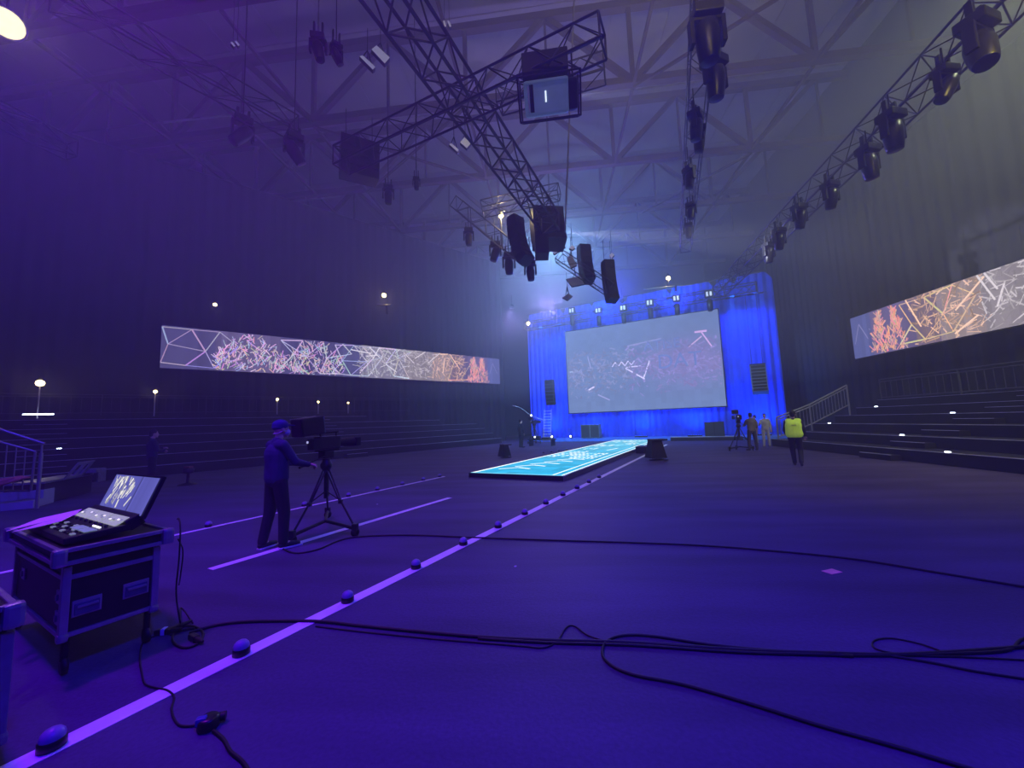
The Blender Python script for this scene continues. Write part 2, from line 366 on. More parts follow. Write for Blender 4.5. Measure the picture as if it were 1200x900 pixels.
# ------------------------------------------------------------------ long screens
def lattice(W_, H_, zones, seed, glow=1.0, dense=1.0):
    """line picture on a display, drawn as flat strokes with the mesh colour 'ink'; zones: (t0,t1,kind,colour,background)"""
    r = random.Random(seed); mb = MB()
    for (t0, t1, kind, c, bg) in zones:
        x0, x1 = t0 * W_, t1 * W_; n = max(1, int((x1 - x0) / .25))
        for i in range(n):
            a, b = x0 + (x1 - x0) * i / n, x0 + (x1 - x0) * (i + 1) / n
            f = .88 + .24 * r.random(); col = tuple(v * f for v in bg)
            mb.quad((a, 0, .002), (b, 0, .002), (b, H_, .002), (a, H_, .002), col)
        def cl(p): return (min(max(p[0], .02), W_ - .02), min(max(p[1], .02), H_ - .02))
        def put(p, q, wd, col, z=.006):
            mb.seg2(cl(p), cl(q), wd, z + r.random() * .004, col)
        if kind == 'web':
            pts = []
            x = x0 - .2; row = 0
            while x < x1 + .8:
                pts += [(x, H_ * (.02 + .12 * r.random())), (x + .75 * r.random() + .4, H_ * (.45 + .25 * r.random())), (x + .2, H_ * (.98 - .08 * r.random()))]
                x += 1.25
            for i, p in enumerate(pts):
                for q in pts[i + 1:]:
                    dd = math.hypot(p[0] - q[0], p[1] - q[1])
                    if dd < 1.75 and r.random() < .8: put(p, q, .035 + .04 * r.random(), tuple(v * (.7 + .5 * r.random()) for v in c))
        elif kind == 'dense':
            for _ in range(int((x1 - x0) * H_ * 30 * dense)):
                p = (r.uniform(x0, x1), r.uniform(0, H_)); a = r.uniform(0, PI); l = r.uniform(.15, .6)
                k = r.random(); col = tuple(v * (.35 + .95 * k) for v in c)
                put(p, (p[0] + math.cos(a) * l, p[1] + math.sin(a) * l), r.uniform(.015, .06), col)
            for _ in range(int((x1 - x0) * 1.6)):
                p = (r.uniform(x0, x1), r.uniform(0, H_)); a = r.uniform(0, PI); l = r.uniform(.8, 1.8)
                put(p, (p[0] + math.cos(a) * l, p[1] + math.sin(a) * l), .07, tuple(min(1.5, v * 1.4) for v in c), .012)
        elif kind == 'scribble':
            for _ in range(int((x1 - x0) * 80 * dense)):
                u = r.random(); hh = H_ * (1 - .55 * abs(2 * u - 1)) * r.random(); p = (x0 + (x1 - x0) * u, hh); a = r.uniform(.2, 2.6); l = r.uniform(.12, .5)
                put(p, (p[0] + math.cos(a) * l, p[1] + math.sin(a) * l), r.uniform(.025, .05), tuple(v * (.5 + .8 * r.random()) for v in c))
        elif kind == 'figures':
            for fx in (.25, .7):
                cx = x0 + (x1 - x0) * fx
                for _ in range(int(170 * dense)):
                    u = r.random(); wd = (1 - u) * .42 * (x1 - x0) + .03; p = (cx + r.uniform(-wd, wd) * .8, u * H_ * .86)
                    a = r.uniform(.7, 2.4); l = r.uniform(.1, .42); put(p, (p[0] + math.cos(a) * l, p[1] + math.sin(a) * l), r.uniform(.03, .07), tuple(v * (.6 + .7 * r.random()) for v in c))
        elif kind == 'calm':
            xm = (x0 + x1) / 2
            put((xm - .5, H_ * .35), (xm - .1, H_ * .8), .04, c); put((xm - .1, H_ * .8), (xm + .4, H_ * .4), .04, c); put((xm + .5, H_ * .62), (x1 - .05, H_ * .6), .035, c)
    return mb
BG1 = (.085, .075, .20); BG2 = (.26, .24, .34)
zonesL = [(0, .11, 'web', (.50, .42, .75), BG1), (.10, .25, 'scribble', (.85, .62, .86), (.15, .12, .26)), (.24, .36, 'web', (.75, .66, .95), BG1), (.26, .40, 'scribble', (.80, .60, .78), BG1),
          (.38, .47, 'web', (.62, .60, .90), (.10, .10, .25)), (.45, .60, 'dense', (.66, .63, .72), BG2), (.46, .58, 'web', (.80, .78, .92), BG2), (.60, .70, 'dense', (.62, .56, .60), (.30, .26, .30)),
          (.70, .78, 'dense', (.85, .55, .42), (.36, .28, .30)), (.77, .86, 'web', (1.0, .62, .40), (.14, .11, .24)), (.78, .83, 'dense', (.9, .55, .38), (.25, .17, .2)), (.85, .94, 'figures', (.95, .42, .38), (.16, .13, .30)), (.94, 1.0, 'calm', (.35, .33, .62), (.11, .13, .36))]
ZF = [(1 - b, 1 - a, k, c, g) for a, b, k, c, g in reversed(zonesL)]
ZF.sort(key=lambda q: q[0])
PICM = picture_mat('led_wall_picture', 1.0)
def long_screen(label, a, b, z0, z1, zones, seed):
    """a: left end, b: right end seen from the hall"""
    a, b = Vector((*a[:2], 0)), Vector((*b[:2], 0)); L_ = (b - a).length; d = (b - a) / L_; n = Vector((d.y, -d.x, 0)); H_ = z1 - z0
    t = thing('wall_screen', label, 'screen', (a.x, a.y, z0)); t['group'] = 'long led screens on the side walls'
    M = Matrix((d, Vector((0, 0, 1)), n)).transposed().to_4x4()   # local x along, y up, z towards the hall
    hous = MB().box((L_ / 2, H_ / 2, -.06), (L_ + .08, H_ + .08, .10)).build('screen_housing', BLACK, t); hous.matrix_local = M
    pic = stuff(lattice(L_, H_, zones, seed).build('screen_picture', PICM, t)); pic.matrix_local = M
    for i in range(int(L_ // 4) + 1):
        p = d * min(i * 4, L_ - .05) - n * .1; bar('hanging_wire', p + Vector((0, 0, H_)), p + Vector((0, 0, H_ + 1.2)), .01, BLACK, t)
    return t
aL = G(187, 431, 5.2); bL = G(586, 450, 5.2)
long_screen('very long bright led screen on the left wall with lilac to orange line patterns', aL, bL, 5.2, 7.52, zonesL, 5)
aR = atP(1002, 420, (16.6, 0), (1, 0))
long_screen('bright led screen on the right wall with orange web and pink figures', (16.6, aR.y), (16.6, aR.y - 22), 4.40, 6.66, ZF, 9)

# ------------------------------------------------------------------ stage
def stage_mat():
    m = mat('stage_deck_blue_lit', (.08, .22, .9), .8, 0, .15, 3, .1); return m  # the blue light on the deck is put into this colour
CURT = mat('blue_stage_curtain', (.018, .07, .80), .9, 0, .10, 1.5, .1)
CV = 26.6
ct = thing('stage_curtain', 'tall pleated stage curtain lit deep blue behind the projection screen', 'curtain', S(0, CV), SA)
def uS(x, y, V):
    p = atP(x, y, SO + SV * V, SV) - SO; return p.dot(SU), p.z
edges = [617, 653, 659, 689, 692, 727, 731, 778, 783, 828, 834, 850, 858, 898]
tops = [(x, uS(x, 368 - (x - 617) * .171, CV)) for x in edges]
for i in range(0, len(edges), 2):
    (u0, zt), (u1, _) = tops[i][1], tops[i + 1][1]
    zt = 11.35 - .10 * i / 12
    nxt = tops[i + 2][1][0] if i + 2 < len(edges) else u1
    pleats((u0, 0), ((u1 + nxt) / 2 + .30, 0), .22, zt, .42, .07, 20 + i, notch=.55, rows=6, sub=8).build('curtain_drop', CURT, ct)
ubar = tops[0][1][0], tops[-1][1][0]
bar('curtain_pipe', (ubar[0], -.05, 11.3), (ubar[1], -.05, 11.3), .04, TRUSSM, ct)
# grey return wall behind and beside the curtain
st = thing('stage_deck', 'low wide stage deck in front of the blue curtain', 'stage', S(0, 0), SA)
for i, (u0, u1) in enumerate([(-11.2, -8.0), (-8.0, -4.8), (-4.8, -1.6), (-1.6, 1.6), (1.6, 4.0), (4.0, 6.6)]):
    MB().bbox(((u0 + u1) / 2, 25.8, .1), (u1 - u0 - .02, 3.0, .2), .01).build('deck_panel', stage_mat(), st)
st2 = thing('stage_step', 'black low step at the front right of the stage beside the runway end', 'step', S(0, 0), SA)
MB().bbox((1.9, 24.0, .11), (4.2, .55, .22), .01).build('step_board', BLACK, st2); MB().bbox((1.9, 24.1, .24), (4.2, .35, .03), .005).build('step_edge', NOSE, st2)
# main screen
u0, u1, zb, zt = -8.12, 3.27, 2.22, 9.02
ms = thing('projection_screen', 'large pale grey blue projection screen in front of the curtain', 'screen', S(0, 26.0), SA)
def big_picture(W_, H_):
    r = random.Random(3); mb = MB(); base = (.17, .25, .50)
    nx, ny = 30, 16
    for i in range(nx):
        for j in range(ny):
            a, b = W_ * i / nx, W_ * (i + 1) / nx; c, d = H_ * j / ny, H_ * (j + 1) / ny
            tx, ty = (i + .5) / nx, (j + .5) / ny; pk = math.exp(-((tx - .82) ** 2 / .06 + (ty - .5) ** 2 / .05)); f = .94 + .10 * r.random()
            mb.quad((a, c, .002), (b, c, .002), (b, d, .002), (a, d, .002), tuple(v * f for v in (base[0] + .08 * pk, base[1] - .02 * pk, base[2] + .05 * pk)))
    def P(x, y): return (x / 100 * W_, (1 - y / 100) * H_)
    def st_(x, y, X, Y, wd, c): mb.seg2(P(min(max(x, 1), 99), y), P(min(max(X, 1), 99), Y), wd, .006 + r.random() * .004, c)
    hi = (.80, .74, 1.15); md = (.36, .38, .72); pk = (.75, .48, .92)
    for q in [(2, 50, 11, 50, .10, (.45, .55, .8)), (11, 50, 12, 64, .07, md), (16, 33, 18, 48, .08, md), (22, 80, 30, 87, .10, md), (15, 74, 20, 70, .12, hi), (53, 66, 58, 46, .10, hi), (42, 52, 54, 66, .10, hi), (42, 51, 52, 51, .08, hi),
              (44, 27, 66, 23, .08, md), (82, 36, 90, 26, .09, (.7, .5, .85)), (90, 22, 95, 38, .09, pk), (86, 21, 93, 21, .14, pk), (80, 50, 82, 62, .08, md)]: st_(*q)
    for _ in range(800):
        x = r.uniform(1, 99); y = r.gauss(50, 13); a = r.uniform(0, PI); l = r.uniform(.8, 4.5); k = r.random()
        c = tuple(u * (.75 + .45 * k) for u in ((.25, .28, .52) if x < 45 else (.29, .26, .60)))
        if 26 < y < 82: st_(x, y, x + math.cos(a) * l, y + math.sin(a) * l * 1.3, r.uniform(.04, .14), c)
    for i in range(7): st_(33 + i * 2.2, 49 - (i % 2) * 5, 35.2 + i * 2.2, 49 - ((i + 1) % 2) * 5, .07, hi)
    return mb
Mx = Matrix(((1, 0, 0), (0, 0, -1), (0, 1, 0))).to_4x4()
h = MB().box(((u1 - u0) / 2, (zt - zb) / 2, -.04), (u1 - u0 + .12, zt - zb + .12, .07)).build('screen_frame', BLACK, ms); h.matrix_local = Matrix.Translation((u0, 0, zb)) @ Mx
pc = stuff(big_picture(u1 - u0, zt - zb).build('screen_picture', picture_mat('projected_picture', 1.05), ms)); pc.matrix_local = Matrix.Translation((u0, 0, zb)) @ Mx
def lettering(txt, size, loc, col, m, parent):
    c = bpy.data.curves.new('lettering', 'FONT'); c.body = txt; c.size = size; c.extrude = .002; c.materials.append(m)
    tmp = bpy.data.objects.new('tmp', c); COL.objects.link(tmp); me = bpy.data.meshes.new_from_object(tmp.evaluated_get(bpy.context.evaluated_depsgraph_get())); bpy.data.objects.remove(tmp)
    o = link(bpy.data.objects.new('lettering', me), parent); o.matrix_local = Matrix.Translation(loc) @ Mx; return o
LET = mat('dim_projected_letters', (.1, .1, .2), .8, 0, .02, 5, 0, (.13, .16, .34), 1.0)
lettering('ATISE', 1.05, (-1.9, -.02, 6.65), None, LET, ms); lettering('DAT', 1.5, (-1.0, -.02, 5.2), None, LET, ms)

# ------------------------------------------------------------------ box trusses
def box_truss(name, label, a, b, wd, bay, group=None, detail=True, roll=0.0, cat='truss', m=None, r=.026):
    a, b = Vector(a), Vector(b); t = thing(name, label, cat, a, 0, group); m = m or TRUSSM
    d = (b - a); L_ = d.length; d.normalize(); sx = d.cross(Vector((0, 0, 1))).normalized(); up = sx.cross(d)
    h = wd / 2; cr = [(-h, -h), (h, -h), (h, h), (-h, h)]
    cr = [(x * math.cos(roll) - y * math.sin(roll), x * math.sin(roll) + y * math.cos(roll)) for x, y in cr]
    n = max(1, int(round(L_ / bay))); mb = MB()
    for x, y in cr: bar('chord', sx * x + up * y, d * L_ + sx * x + up * y, r, m, t)
    for k in range(n):
        for f in range(4):
            (x, y), (X, Y) = cr[f], cr[(f + 1) % 4]
            p = d * (L_ * k / n) + sx * x + up * y; q = d * (L_ * (k + 1) / n) + sx * X + up * Y
            if (k + f) % 2: p, q = d * (L_ * k / n) + sx * X + up * Y, d * (L_ * (k + 1) / n) + sx * x + up * y
            if detail: bar('lattice_brace', p, q, r * .5, m, t)
            else: mb.tube(p, q, r * .5, n=5)
    for k in (0, n):
        for f in range(4):
            (x, y), (X, Y) = cr[f], cr[(f + 1) % 4]; p = d * (L_ * k / n)
            if detail: bar('end_bar', p + sx * x + up * y, p + sx * X + up * Y, r * .8, m, t)
            else: mb.tube(p + sx * x + up * y, p + sx * X + up * Y, r * .8, n=5)
    if not detail: stuff(mb.build('lattice', m, t))
    return t
ZT = 9.0
A0 = G(385, -60, ZT + .1); A1 = G(645, 262, ZT)
box_truss('lighting_truss', 'big black box truss running from the top of the hall to the speaker cluster', A0 + Vector((.45, 0, 0)), A1, .66, .52, r=.040)
B0 = G(395, 200, ZT - .9); B1 = G(708, 42, ZT - .9); B0.z = B1.z = ZT - .45
B0 = G(400, 188, ZT - .45); B1 = G(706, 42, ZT - .45)
box_truss('lighting_truss', 'box truss crossing the big one and carrying the projector', B0, B1, .50, .46, r=.026)
box_truss('lighting_truss', 'short box truss just behind the right end of the projector truss', G(585, 118, 9.6), G(708, 80, 9.6), .45, .5, r=.02)
C0 = G(1180, -25, ZT); C1 = Vector((9.6, 24.0, ZT))
box_truss('lighting_truss', 'box truss high on the right hung with hooded moving lights', C0 + Vector((.2, -1, 0)), C1 + Vector((.6, 0, 0)), .62, .55, r=.03)
D0 = G(828, -20, 10.2); D1 = G(803, 290, 10.2)
box_truss('lighting_truss', 'hazy truss seen end-on right of the projector cable', D0, D1, .5, .7, detail=False, r=.02)
box_truss('lighting_truss', 'dim box truss crossing the upper left of the roof space', G(60, -10, 12), G(345, 150, 12), .6, .8, r=.026)
box_truss('lighting_truss', 'dark short box truss at the left edge above the drapes', G(-60, 105, 12.0), G(85, 176, 12.0), .6, .8, r=.03)
box_truss('lighting_truss', 'box truss left of the speaker cluster with three lamps hanging below', atD(535, 238, 17), atD(618, 306, 15), .5, .6, r=.024)
box_truss('lighting_truss', 'small truss on the right of the speaker cluster', atD(655, 300, 15.5), atD(715, 345, 15.5) + Vector((0, 0, .2)), .45, .5, detail=False, r=.02)
box_truss('lighting_truss', 'short ring truss right above the speaker cluster', atD(565, 245, 15.2), atD(655, 225, 15.2), .5, .5, detail=False, r=.022)
ht = [S(-11.3, 25.0, 9.8), S(5.6, 25.0, 9.8)]
box_truss('header_truss', 'long truss across the top of the blue curtain above the projection screen', ht[0], ht[1], .62, .65, detail=False, r=.03)

# ------------------------------------------------------------------ runway
def runway():
    v0, v1, ua, ub = 5.5, 23.3, -3.80, -.74; W_, L_ = ub - ua, v1 - v0
    t = thing('led_runway', 'long low luminous cyan runway stretching to the stage', 'runway', S(ua, v0), SA)
    n = 12
    for i in range(n):
        y0, y1 = L_ * i / n, L_ * (i + 1) / n; MB().bbox((W_ / 2, (y0 + y1) / 2, .065), (W_, y1 - y0 - .012, .13), .01).build('deck_panel', BLACK, t)
    for x, nm in ((-.005, 'edge_trim'), (W_ + .005, 'edge_trim')): MB().box((x, L_ / 2, .068), (.02, L_, .135)).build(nm, ALU if x > 0 else BLACK, t)
    mb = MB(); r = random.Random(11); cy_ = (.03, .38, .66)
    nx, ny = 8, 40
    for i in range(nx):
        for j in range(ny):
            a, b = .03 + (W_ - .06) * i / nx, .03 + (W_ - .06) * (i + 1) / nx; c, d = .03 + (L_ - .06) * j / ny, .03 + (L_ - .06) * (j + 1) / ny
            f = .85 + .3 * r.random(); far = j / ny; mb.quad((a, c, 0), (b, c, 0), (b, d, 0), (a, d, 0), (cy_[0] * f + .12 * far, cy_[1] * f + .1 * far, cy_[2] * f))
    Wh = (.95, 1.0, 1.0); Mi = (.45, .85, .95)
    def st_(x, y, X, Y, wd, c, z=.004): mb.seg2((x, y), (X, Y), wd, z, c)
    st_(.10, .05, .10, L_ - .05, .12, Wh); st_(.03, .06, W_ - .03, .06, .05, Mi, .006); st_(W_ - .34, .05, W_ - .34, L_ - .05, .06, Wh); st_(W_ - .07, .05, W_ - .07, L_ - .05, .06, Wh); st_(.05, L_ - .1, W_ - .05, L_ - .1, .1, Mi)
    for i in range(5):   # stepped zigzag near the front
        y = 1.0 + i * .75; x = .45 + i * .20; st_(x, y, x + .45, y + .5, .11, Wh); st_(x + .45, y + .5, x + 1.0, y + .25, .11, Wh)
    def blocks(xa, xb, ya, yb, nx_, ny_, p):
        for i in range(nx_):
            for j in range(ny_):
                if r.random() < p:
                    x = xa + (xb - xa) * i / nx_; y = ya + (yb - ya) * j / ny_; w_ = (xb - xa) / nx_ * .62; h_ = (yb - ya) / ny_ * .6
                    mb.quad((x, y, .005), (x + w_, y, .005), (x + w_, y + h_, .005), (x, y + h_, .005), Wh if r.random() < .7 else Mi)
    blocks(.3, 1.3, 5.2, 8.2, 5, 6, .85); blocks(1.3, 2.5, 4.6, 7.2, 7, 5, .9); blocks(.5, 1.2, 9.2, 10.2, 3, 3, .6); blocks(.4, 1.8, 11.4, 13.2, 4, 4, .8); blocks(1.6, 2.5, 12.6, 14.6, 4, 4, .7); blocks(.4, 2.5, 15, 17.3, 8, 5, .6)
    st_(1.9, 8.6, 2.1, 10.0, .1, Wh)
    p = stuff(mb.build('lit_picture', picture_mat('runway_picture', 1.35), t)); p.location.z = .137
    for i in range(0, n, 2): MB().bbox((-.12, L_ * (i + .5) / n, .05), (.05, .05, .1), .008).build('foot_bracket', BLACK, t)
runway()
# ------------------------------------------------------------------ floor tapes
def tape(label, u, v0, v1, wd):
    o = MB().box((0, 0, 0), (wd, v1 - v0, .004)).build('floor_tape', TAPE, None, S(u, (v0 + v1) / 2, .003), (0, 0, SA)); return tag(o, label, 'floor line', 'white lines taped on the floor')
tape('long white taped line running from the near floor past the right of the runway', 0, -6.5, 20.2, .135)
tape('thin white taped line leading from the flight case to the left edge of the runway', -4.72, -6.5, 5.45, .10)
tape('short white taped line between the cameraman and the runway', -2.30, -1.95, 2.62, .125)
# ------------------------------------------------------------------ beacons
DOME = mat('frosted_dome', (.22, .18, .42), .3, 0, .08, 12, 0)
def beacon(label, p, group):
    t = thing('floor_beacon', label, 'floor light', p, random.uniform(0, 6), group)
    MB().lathe([(.050, 0), (.056, .004), (.056, .040), (.052, .046)], 20).build('base', GLOSSB, t)
    MB().lathe([(.050, .046), (.051, .058), (.046, .074), (.034, .088), (.018, .096), (.002, .099)], 20).build('dome', DOME, t)
    return t
order = ['nearest', 'second', 'third', 'fourth', 'fifth', 'sixth', 'seventh', 'eighth', 'ninth', 'tenth', 'eleventh', 'twelfth']
for i in range(12):
    lab = f'small domed floor light on the long right-hand white line, {order[i]} from the camera' 
    beacon(lab, S(-.005 if i < 3 else 0, -3.66 + .905 * i, .006), 'domed lights along the long white line')
for i, v in enumerate([-.9, .85, 1.95, 2.82, 3.7, 4.55, 5.3]):
    beacon(f'small domed floor light on the thin left line, {["left of the cameraman", "between the cameraman and the tripod leg", "right of the tripod post", "just past the tripod", "midway between tripod and runway", "second from the runway corner", "at the runway corner"][i]}', S(-4.78, v, .006), 'domed lights along the thin left line')
for i in range(4):
    beacon(f'tiny domed floor light behind the runway, {["first of four from the left", "second of four from the left", "third of four from the left", "last of four, rightmost"][i]}', G(637 + i * 9, 531 - i * 1.2), 'four small lights behind the runway')
# ------------------------------------------------------------------ stage dressing
MESHG = mat('speaker_grille', (.035, .04, .05), .7, .2, .2, 60, .2)
def line_array(label, top, rz, n, w_, h_, dep, curve, mat_=MESHG, group='hanging speaker columns', wires=True, ztop=None):
    t = thing('line_array', label, 'speaker', top, rz, group)
    z, a, y = 0.0, 0.0, 0.0
    MB().bbox((0, 0, .04), (w_, dep * .9, .08), .01).build('flying_frame', BLACK, t)
    for i in range(n):
        a = curve * i / n; M = Matrix.Rotation(a, 3, 'X'); c = Vector((0, y, z)) + M @ Vector((0, 0, -h_ / 2))
        b = MB().box(c, (w_, dep, h_ * .94), M).build('speaker_box', mat_, t)
        g = MB(); f = M @ Vector((0, -dep / 2 - .008, 0)) + c; g.box(f, (w_ * .9, .012, h_ * .70), M).build('grille', BLACK, b)
        nz = Vector((0, y, z)) + M @ Vector((0, 0, -h_)); y, z = nz.y, nz.z
    if wires:
        for s in (-1, 1): bar('hanging_chain', (s * w_ * .35, 0, .08), (s * w_ * .35, 0, (ztop - top[2]) if ztop else 1.2), .012, BLACK, t)
    return t
ARR = mat('pale_speaker_housing', (.16, .18, .26), .6, 0, .1, 12)
p = S(5.2, 24.8, 4.70); line_array('curved speaker column hanging before the right side of the blue curtain', p, SA, 8, .85, .235, .45, -.55, ARR, ztop=9.4)
p = S(-9.25, 24.8, 4.90); line_array('slim speaker column hanging before the left side of the blue curtain', p, SA, 7, .70, .28, .4, .22, MESHG, ztop=9.4)
def monitor(label, u, v, wd, hh, dp, m):
    t = thing('stage_speaker', label, 'speaker', S(u, v, .2), SA, 'speakers standing on the stage')
    MB().bbox((0, 0, hh / 2 + .03), (wd, dp, hh), .02).build('cabinet', m, t)
    for s in (-1, 1):
        MB().box((s * wd / 4, -dp / 2 - .006, hh / 2 + .03), (wd / 2 - .06, .012, hh - .08)).build('grille', MESHG if m is not ARR else m, t)
        MB().box((s * wd * .4, 0, .015), (.08, dp * .8, .03)).build('foot', BLACK, t)
GRN = mat('grey_green_cabinet', (.16, .22, .24), .7, 0, .1, 8)
monitor('grey green square speaker standing on the left of the stage', -6.02, 25.0, 1.42, 1.02, .7, GRN)
monitor('dark square speaker standing on the right of the stage', 2.45, 24.75, 1.15, .95, .7, BLACK)
def floor_par(label, p, tgt, col, on=True):
    t = thing('floor_spot', label, 'floor light', p, SA, 'small lamps along the foot of the curtain')
    MB().bbox((0, 0, .02), (.26, .2, .04), .006).build('base', BLACK, t); MB().lathe([(.09, 0), (.10, .03), (.10, .2)], 14, Matrix.Rotation(PI / 2, 3, 'X'), (0, .08, .17)).build('housing', BLACK, t)
    MB().lathe([(.085, 0), (.06, .02), (.01, .028)], 14, Matrix.Rotation(PI / 2, 3, 'X'), (0, -.11, .17)).build('lens', LAMPC if on else BLACK, t)
floor_par('bright small lamp at the foot of the curtain beside the ladder', S(-9.35, 25.15, .2), None, None); floor_par('second bright small lamp at the foot of the curtain left of the grey speaker', S(-7.75, 25.15, .2), None, None)
# curtain wash bars: at the top on the header truss and on the deck, each with its own lamp
BLENS = mat('blue_led_lens', (.02, .05, .3), .3, 0, .05, 10, 0, (.02, .10, 1.0), 2.5)
def wash_bar(label, p, tgt, power):
    t = thing('curtain_light', label, 'stage light', p, SA, 'blue wash lights for the curtain')
    MB().bbox((0, 0, 0), (.9, .12, .10), .01).build('housing', BLACK, t)
    for i in range(6): MB().lathe([(.04, 0), (.035, .015), (.005, .02)], 10, None, (-.375 + .15 * i, 0, .05)).build('lens', BLENS, t)
    spot('curtain_wash', Vector(p) + Vector((0, 0, .12)), tgt, power, (.01, .13, 1.0), 115, 1.0, .12)
ends = ['leftmost', 'second from the left', 'third from the left', 'second from the right', 'rightmost']
for i, u in enumerate((-9.8, -6.0, -2.4, 1.2, 5.2)):
    wash_bar('low blue wash light bar on the deck at the curtain foot, ' + ends[i], S(u, 25.35, .26), S(u + .1, 26.8, 3.4), 1100)
for i, u in enumerate((-9.9, -8.2, 4.2, 5.5)):
    o = wash_bar('blue wash light bar under the header truss, ' + ['leftmost', 'beside the leftmost', 'inner one on the right', 'rightmost'][i], S(u, 25.0, 9.42), S(u * .98, 26.7, 4.0), 1900)
for i, u in enumerate((-5.0, 0.5)):
    wash_bar('blue wash light bar on the header truss above the screen, ' + ['left one', 'right one'][i], S(u, 25.2, 10.16), S(u, 26.6, 10.7), 900)
# ladder of stage steps
t = thing('stage_ladder', 'steep open ladder with many rungs at the left edge of the curtain', 'ladder', S(-9.75, 24.2, 0), SA)
for s in (0, .62): bar('stringer', (s, 0, 0), (s - .12, .75, 2.6), .03, ALU, t)
for i in range(11):
    k = (i + .6) / 11.2; MB().box((.31 - .12 * k, .75 * k, 2.6 * k), (.62, .10, .03)).build('rung', PALE, t)
# ------------------------------------------------------------------ moving lights and small fixtures
def moving_head(label, p, s, head_dir, rz=0, group=None, lit=None, m=None, rod=0):
    """hangs below p: clamp base, yoke and head pointing along head_dir"""
    m = m or GLOSSB; t = thing('moving_light', label, 'stage light', p, rz, group)
    MB().bbox((0, 0, -.09 * s), (.40 * s, .34 * s, .16 * s), .02 * s).build('base', m, t)
    for q in (-1, 1): MB().box((q * .12 * s, 0, .12), (.05 * s, .08 * s, .30)).build('clamp', m, t)
    for q in (-1, 1): MB().bbox((q * .22 * s, 0, -.36 * s), (.06 * s, .14 * s, .42 * s), .012 * s).build('yoke_arm', m, t)
    MB().bbox((0, 0, -.185 * s), (.46 * s, .14 * s, .05 * s), .01 * s).build('yoke_bridge', m, t)
    if rod: bar('hanging_rod', (0, 0, 0), (0, 0, rod), .018, m, t)
    d = Vector(head_dir).normalized(); M = d.to_track_quat('Z', 'Y').to_matrix()
    c = Vector((0, 0, -.48 * s))
    hd = MB().lathe([(.07 * s, -.27 * s), (.15 * s, -.22 * s), (.17 * s, -.05 * s), (.16 * s, .12 * s), (.14 * s, .30 * s), (.13 * s, .33 * s)], 16, M, c).build('head', m, t)
    MB().lathe([(.115 * s, .332 * s), (.08 * s, .345 * s), (.01 * s, .35 * s)], 14, M, c).build('lens', lit or GLOSSB, hd)
    return t
RB = G(1165, 20, ZT - .5)
moving_head('largest hooded moving light under the right truss, at its near end', G(1143, 22, ZT - .5), 1.25, (-.35, -.2, -1), .4, 'moving lights under the right truss', rod=.45)
moving_head('second moving light under the right truss, smaller and tilted', G(1106, 80, ZT - .5), .9, (-.4, .1, -.8), .2, 'moving lights under the right truss', rod=.45)
moving_head('third moving light under the right truss, hanging straight down', G(1043, 132, ZT - .5), 1.15, (0, 0, -1), .3, 'moving lights under the right truss', rod=.45)
moving_head('fourth moving light under the right truss, faint in haze', G(1016, 172, ZT - .5), 1.1, (.1, 0, -1), .3, 'moving lights under the right truss', rod=.45)
for i, (x, y) in enumerate([(972, 214), (936, 240), (912, 268), (900, 285)]):
    moving_head('faint moving light far along the right truss, ' + ['nearest of the hazy four', 'second of the hazy four', 'third of the hazy four', 'farthest of the hazy four'][i], G(x, y, ZT - .5), 1.0, (0, .2, -1), .3, 'moving lights under the right truss', rod=.45)
for i, (x, y, s) in enumerate([(826, 12, 1.7), (836, 68, 1.5), (814, 132, 1.2), (818, 150, 1.1), (807, 196, 1.1), (809, 238, 1.0), (806, 262, 1.0)]):
    moving_head('moving light on the end-on truss right of the projector, ' + ['topmost and nearest', 'second from the top', 'third from the top', 'fourth from the top', 'third from the bottom', 'second from the bottom', 'lowest and farthest'][i], G(x, y, 9.9 - .2), s * .8, (.05, .1, -1), .5 * i, 'moving lights on the end-on truss', rod=.7)
moving_head('moving light hanging high on a cable left of the big truss', G(373, 42, 9.0), .62, (.2, 0, -1), .3, 'small lamps hung on cables at upper left')
bar_ = thing('hanging_cable', 'bright vertical cable with a small lamp at the upper left', 'cable', G(373, 42, 9.0)); bar('cable_run', (0, 0, 0), (0, 0, 5.5), .012, ALU, bar_); bar('cable_end', (0, 0, .02), (0, 0, .5), .018, ALU, bar_)
moving_head('smaller lamp hanging beside the bright cable', G(394, 52, 9.0), .5, (.5, 0, -.8), .9, 'small lamps hung on cables at upper left')
t = thing('hanging_cable', 'dark vertical cable holding the smaller lamp at upper left', 'cable', G(394, 52, 9.0)); bar('cable_run', (0, 0, 0), (0, 0, 5.2), .01, BLACK, t)
moving_head('dark moving light in shade above the left drapes', G(345, 158, 11.0), 1.2, (.6, 0, -.8), .9, 'moving lights of the left roof space', rod=6.8); moving_head('moving light under the left roof truss pointing left', G(285, 138, 11.2), 1.2, (-.6, 0, -.8), .9, 'moving lights of the left roof space', rod=6.8)
moving_head('single faint moving light in the haze below the hanging box', G(455, 218, 11.0), .9, (0, 0, -1), .4, 'moving lights of the left roof space', rod=6.8); moving_head('small hazy fixture right of the hanging box', G(488, 208, 11.0), .6, (0, 0, -1), .2, 'moving lights of the left roof space', rod=6.8)
moving_head('moving light at left end of the small truss beside the yellow lamp', atD(549, 268, 16.6), .95, (0, 0, -1), .2, 'lamps under the small truss left of the cluster', rod=1.0)
moving_head('moving light with curved bracket just under the yellow lamp', atD(580, 284, 16), 1.05, (-.3, 0, -.9), .2, 'lamps under the small truss left of the cluster', rod=1.0)
moving_head('upright moving light right of the yellow lamp pole', atD(596, 297, 15.6), 1.1, (0, 0, -1), .2, 'lamps under the small truss left of the cluster', rod=1.0)
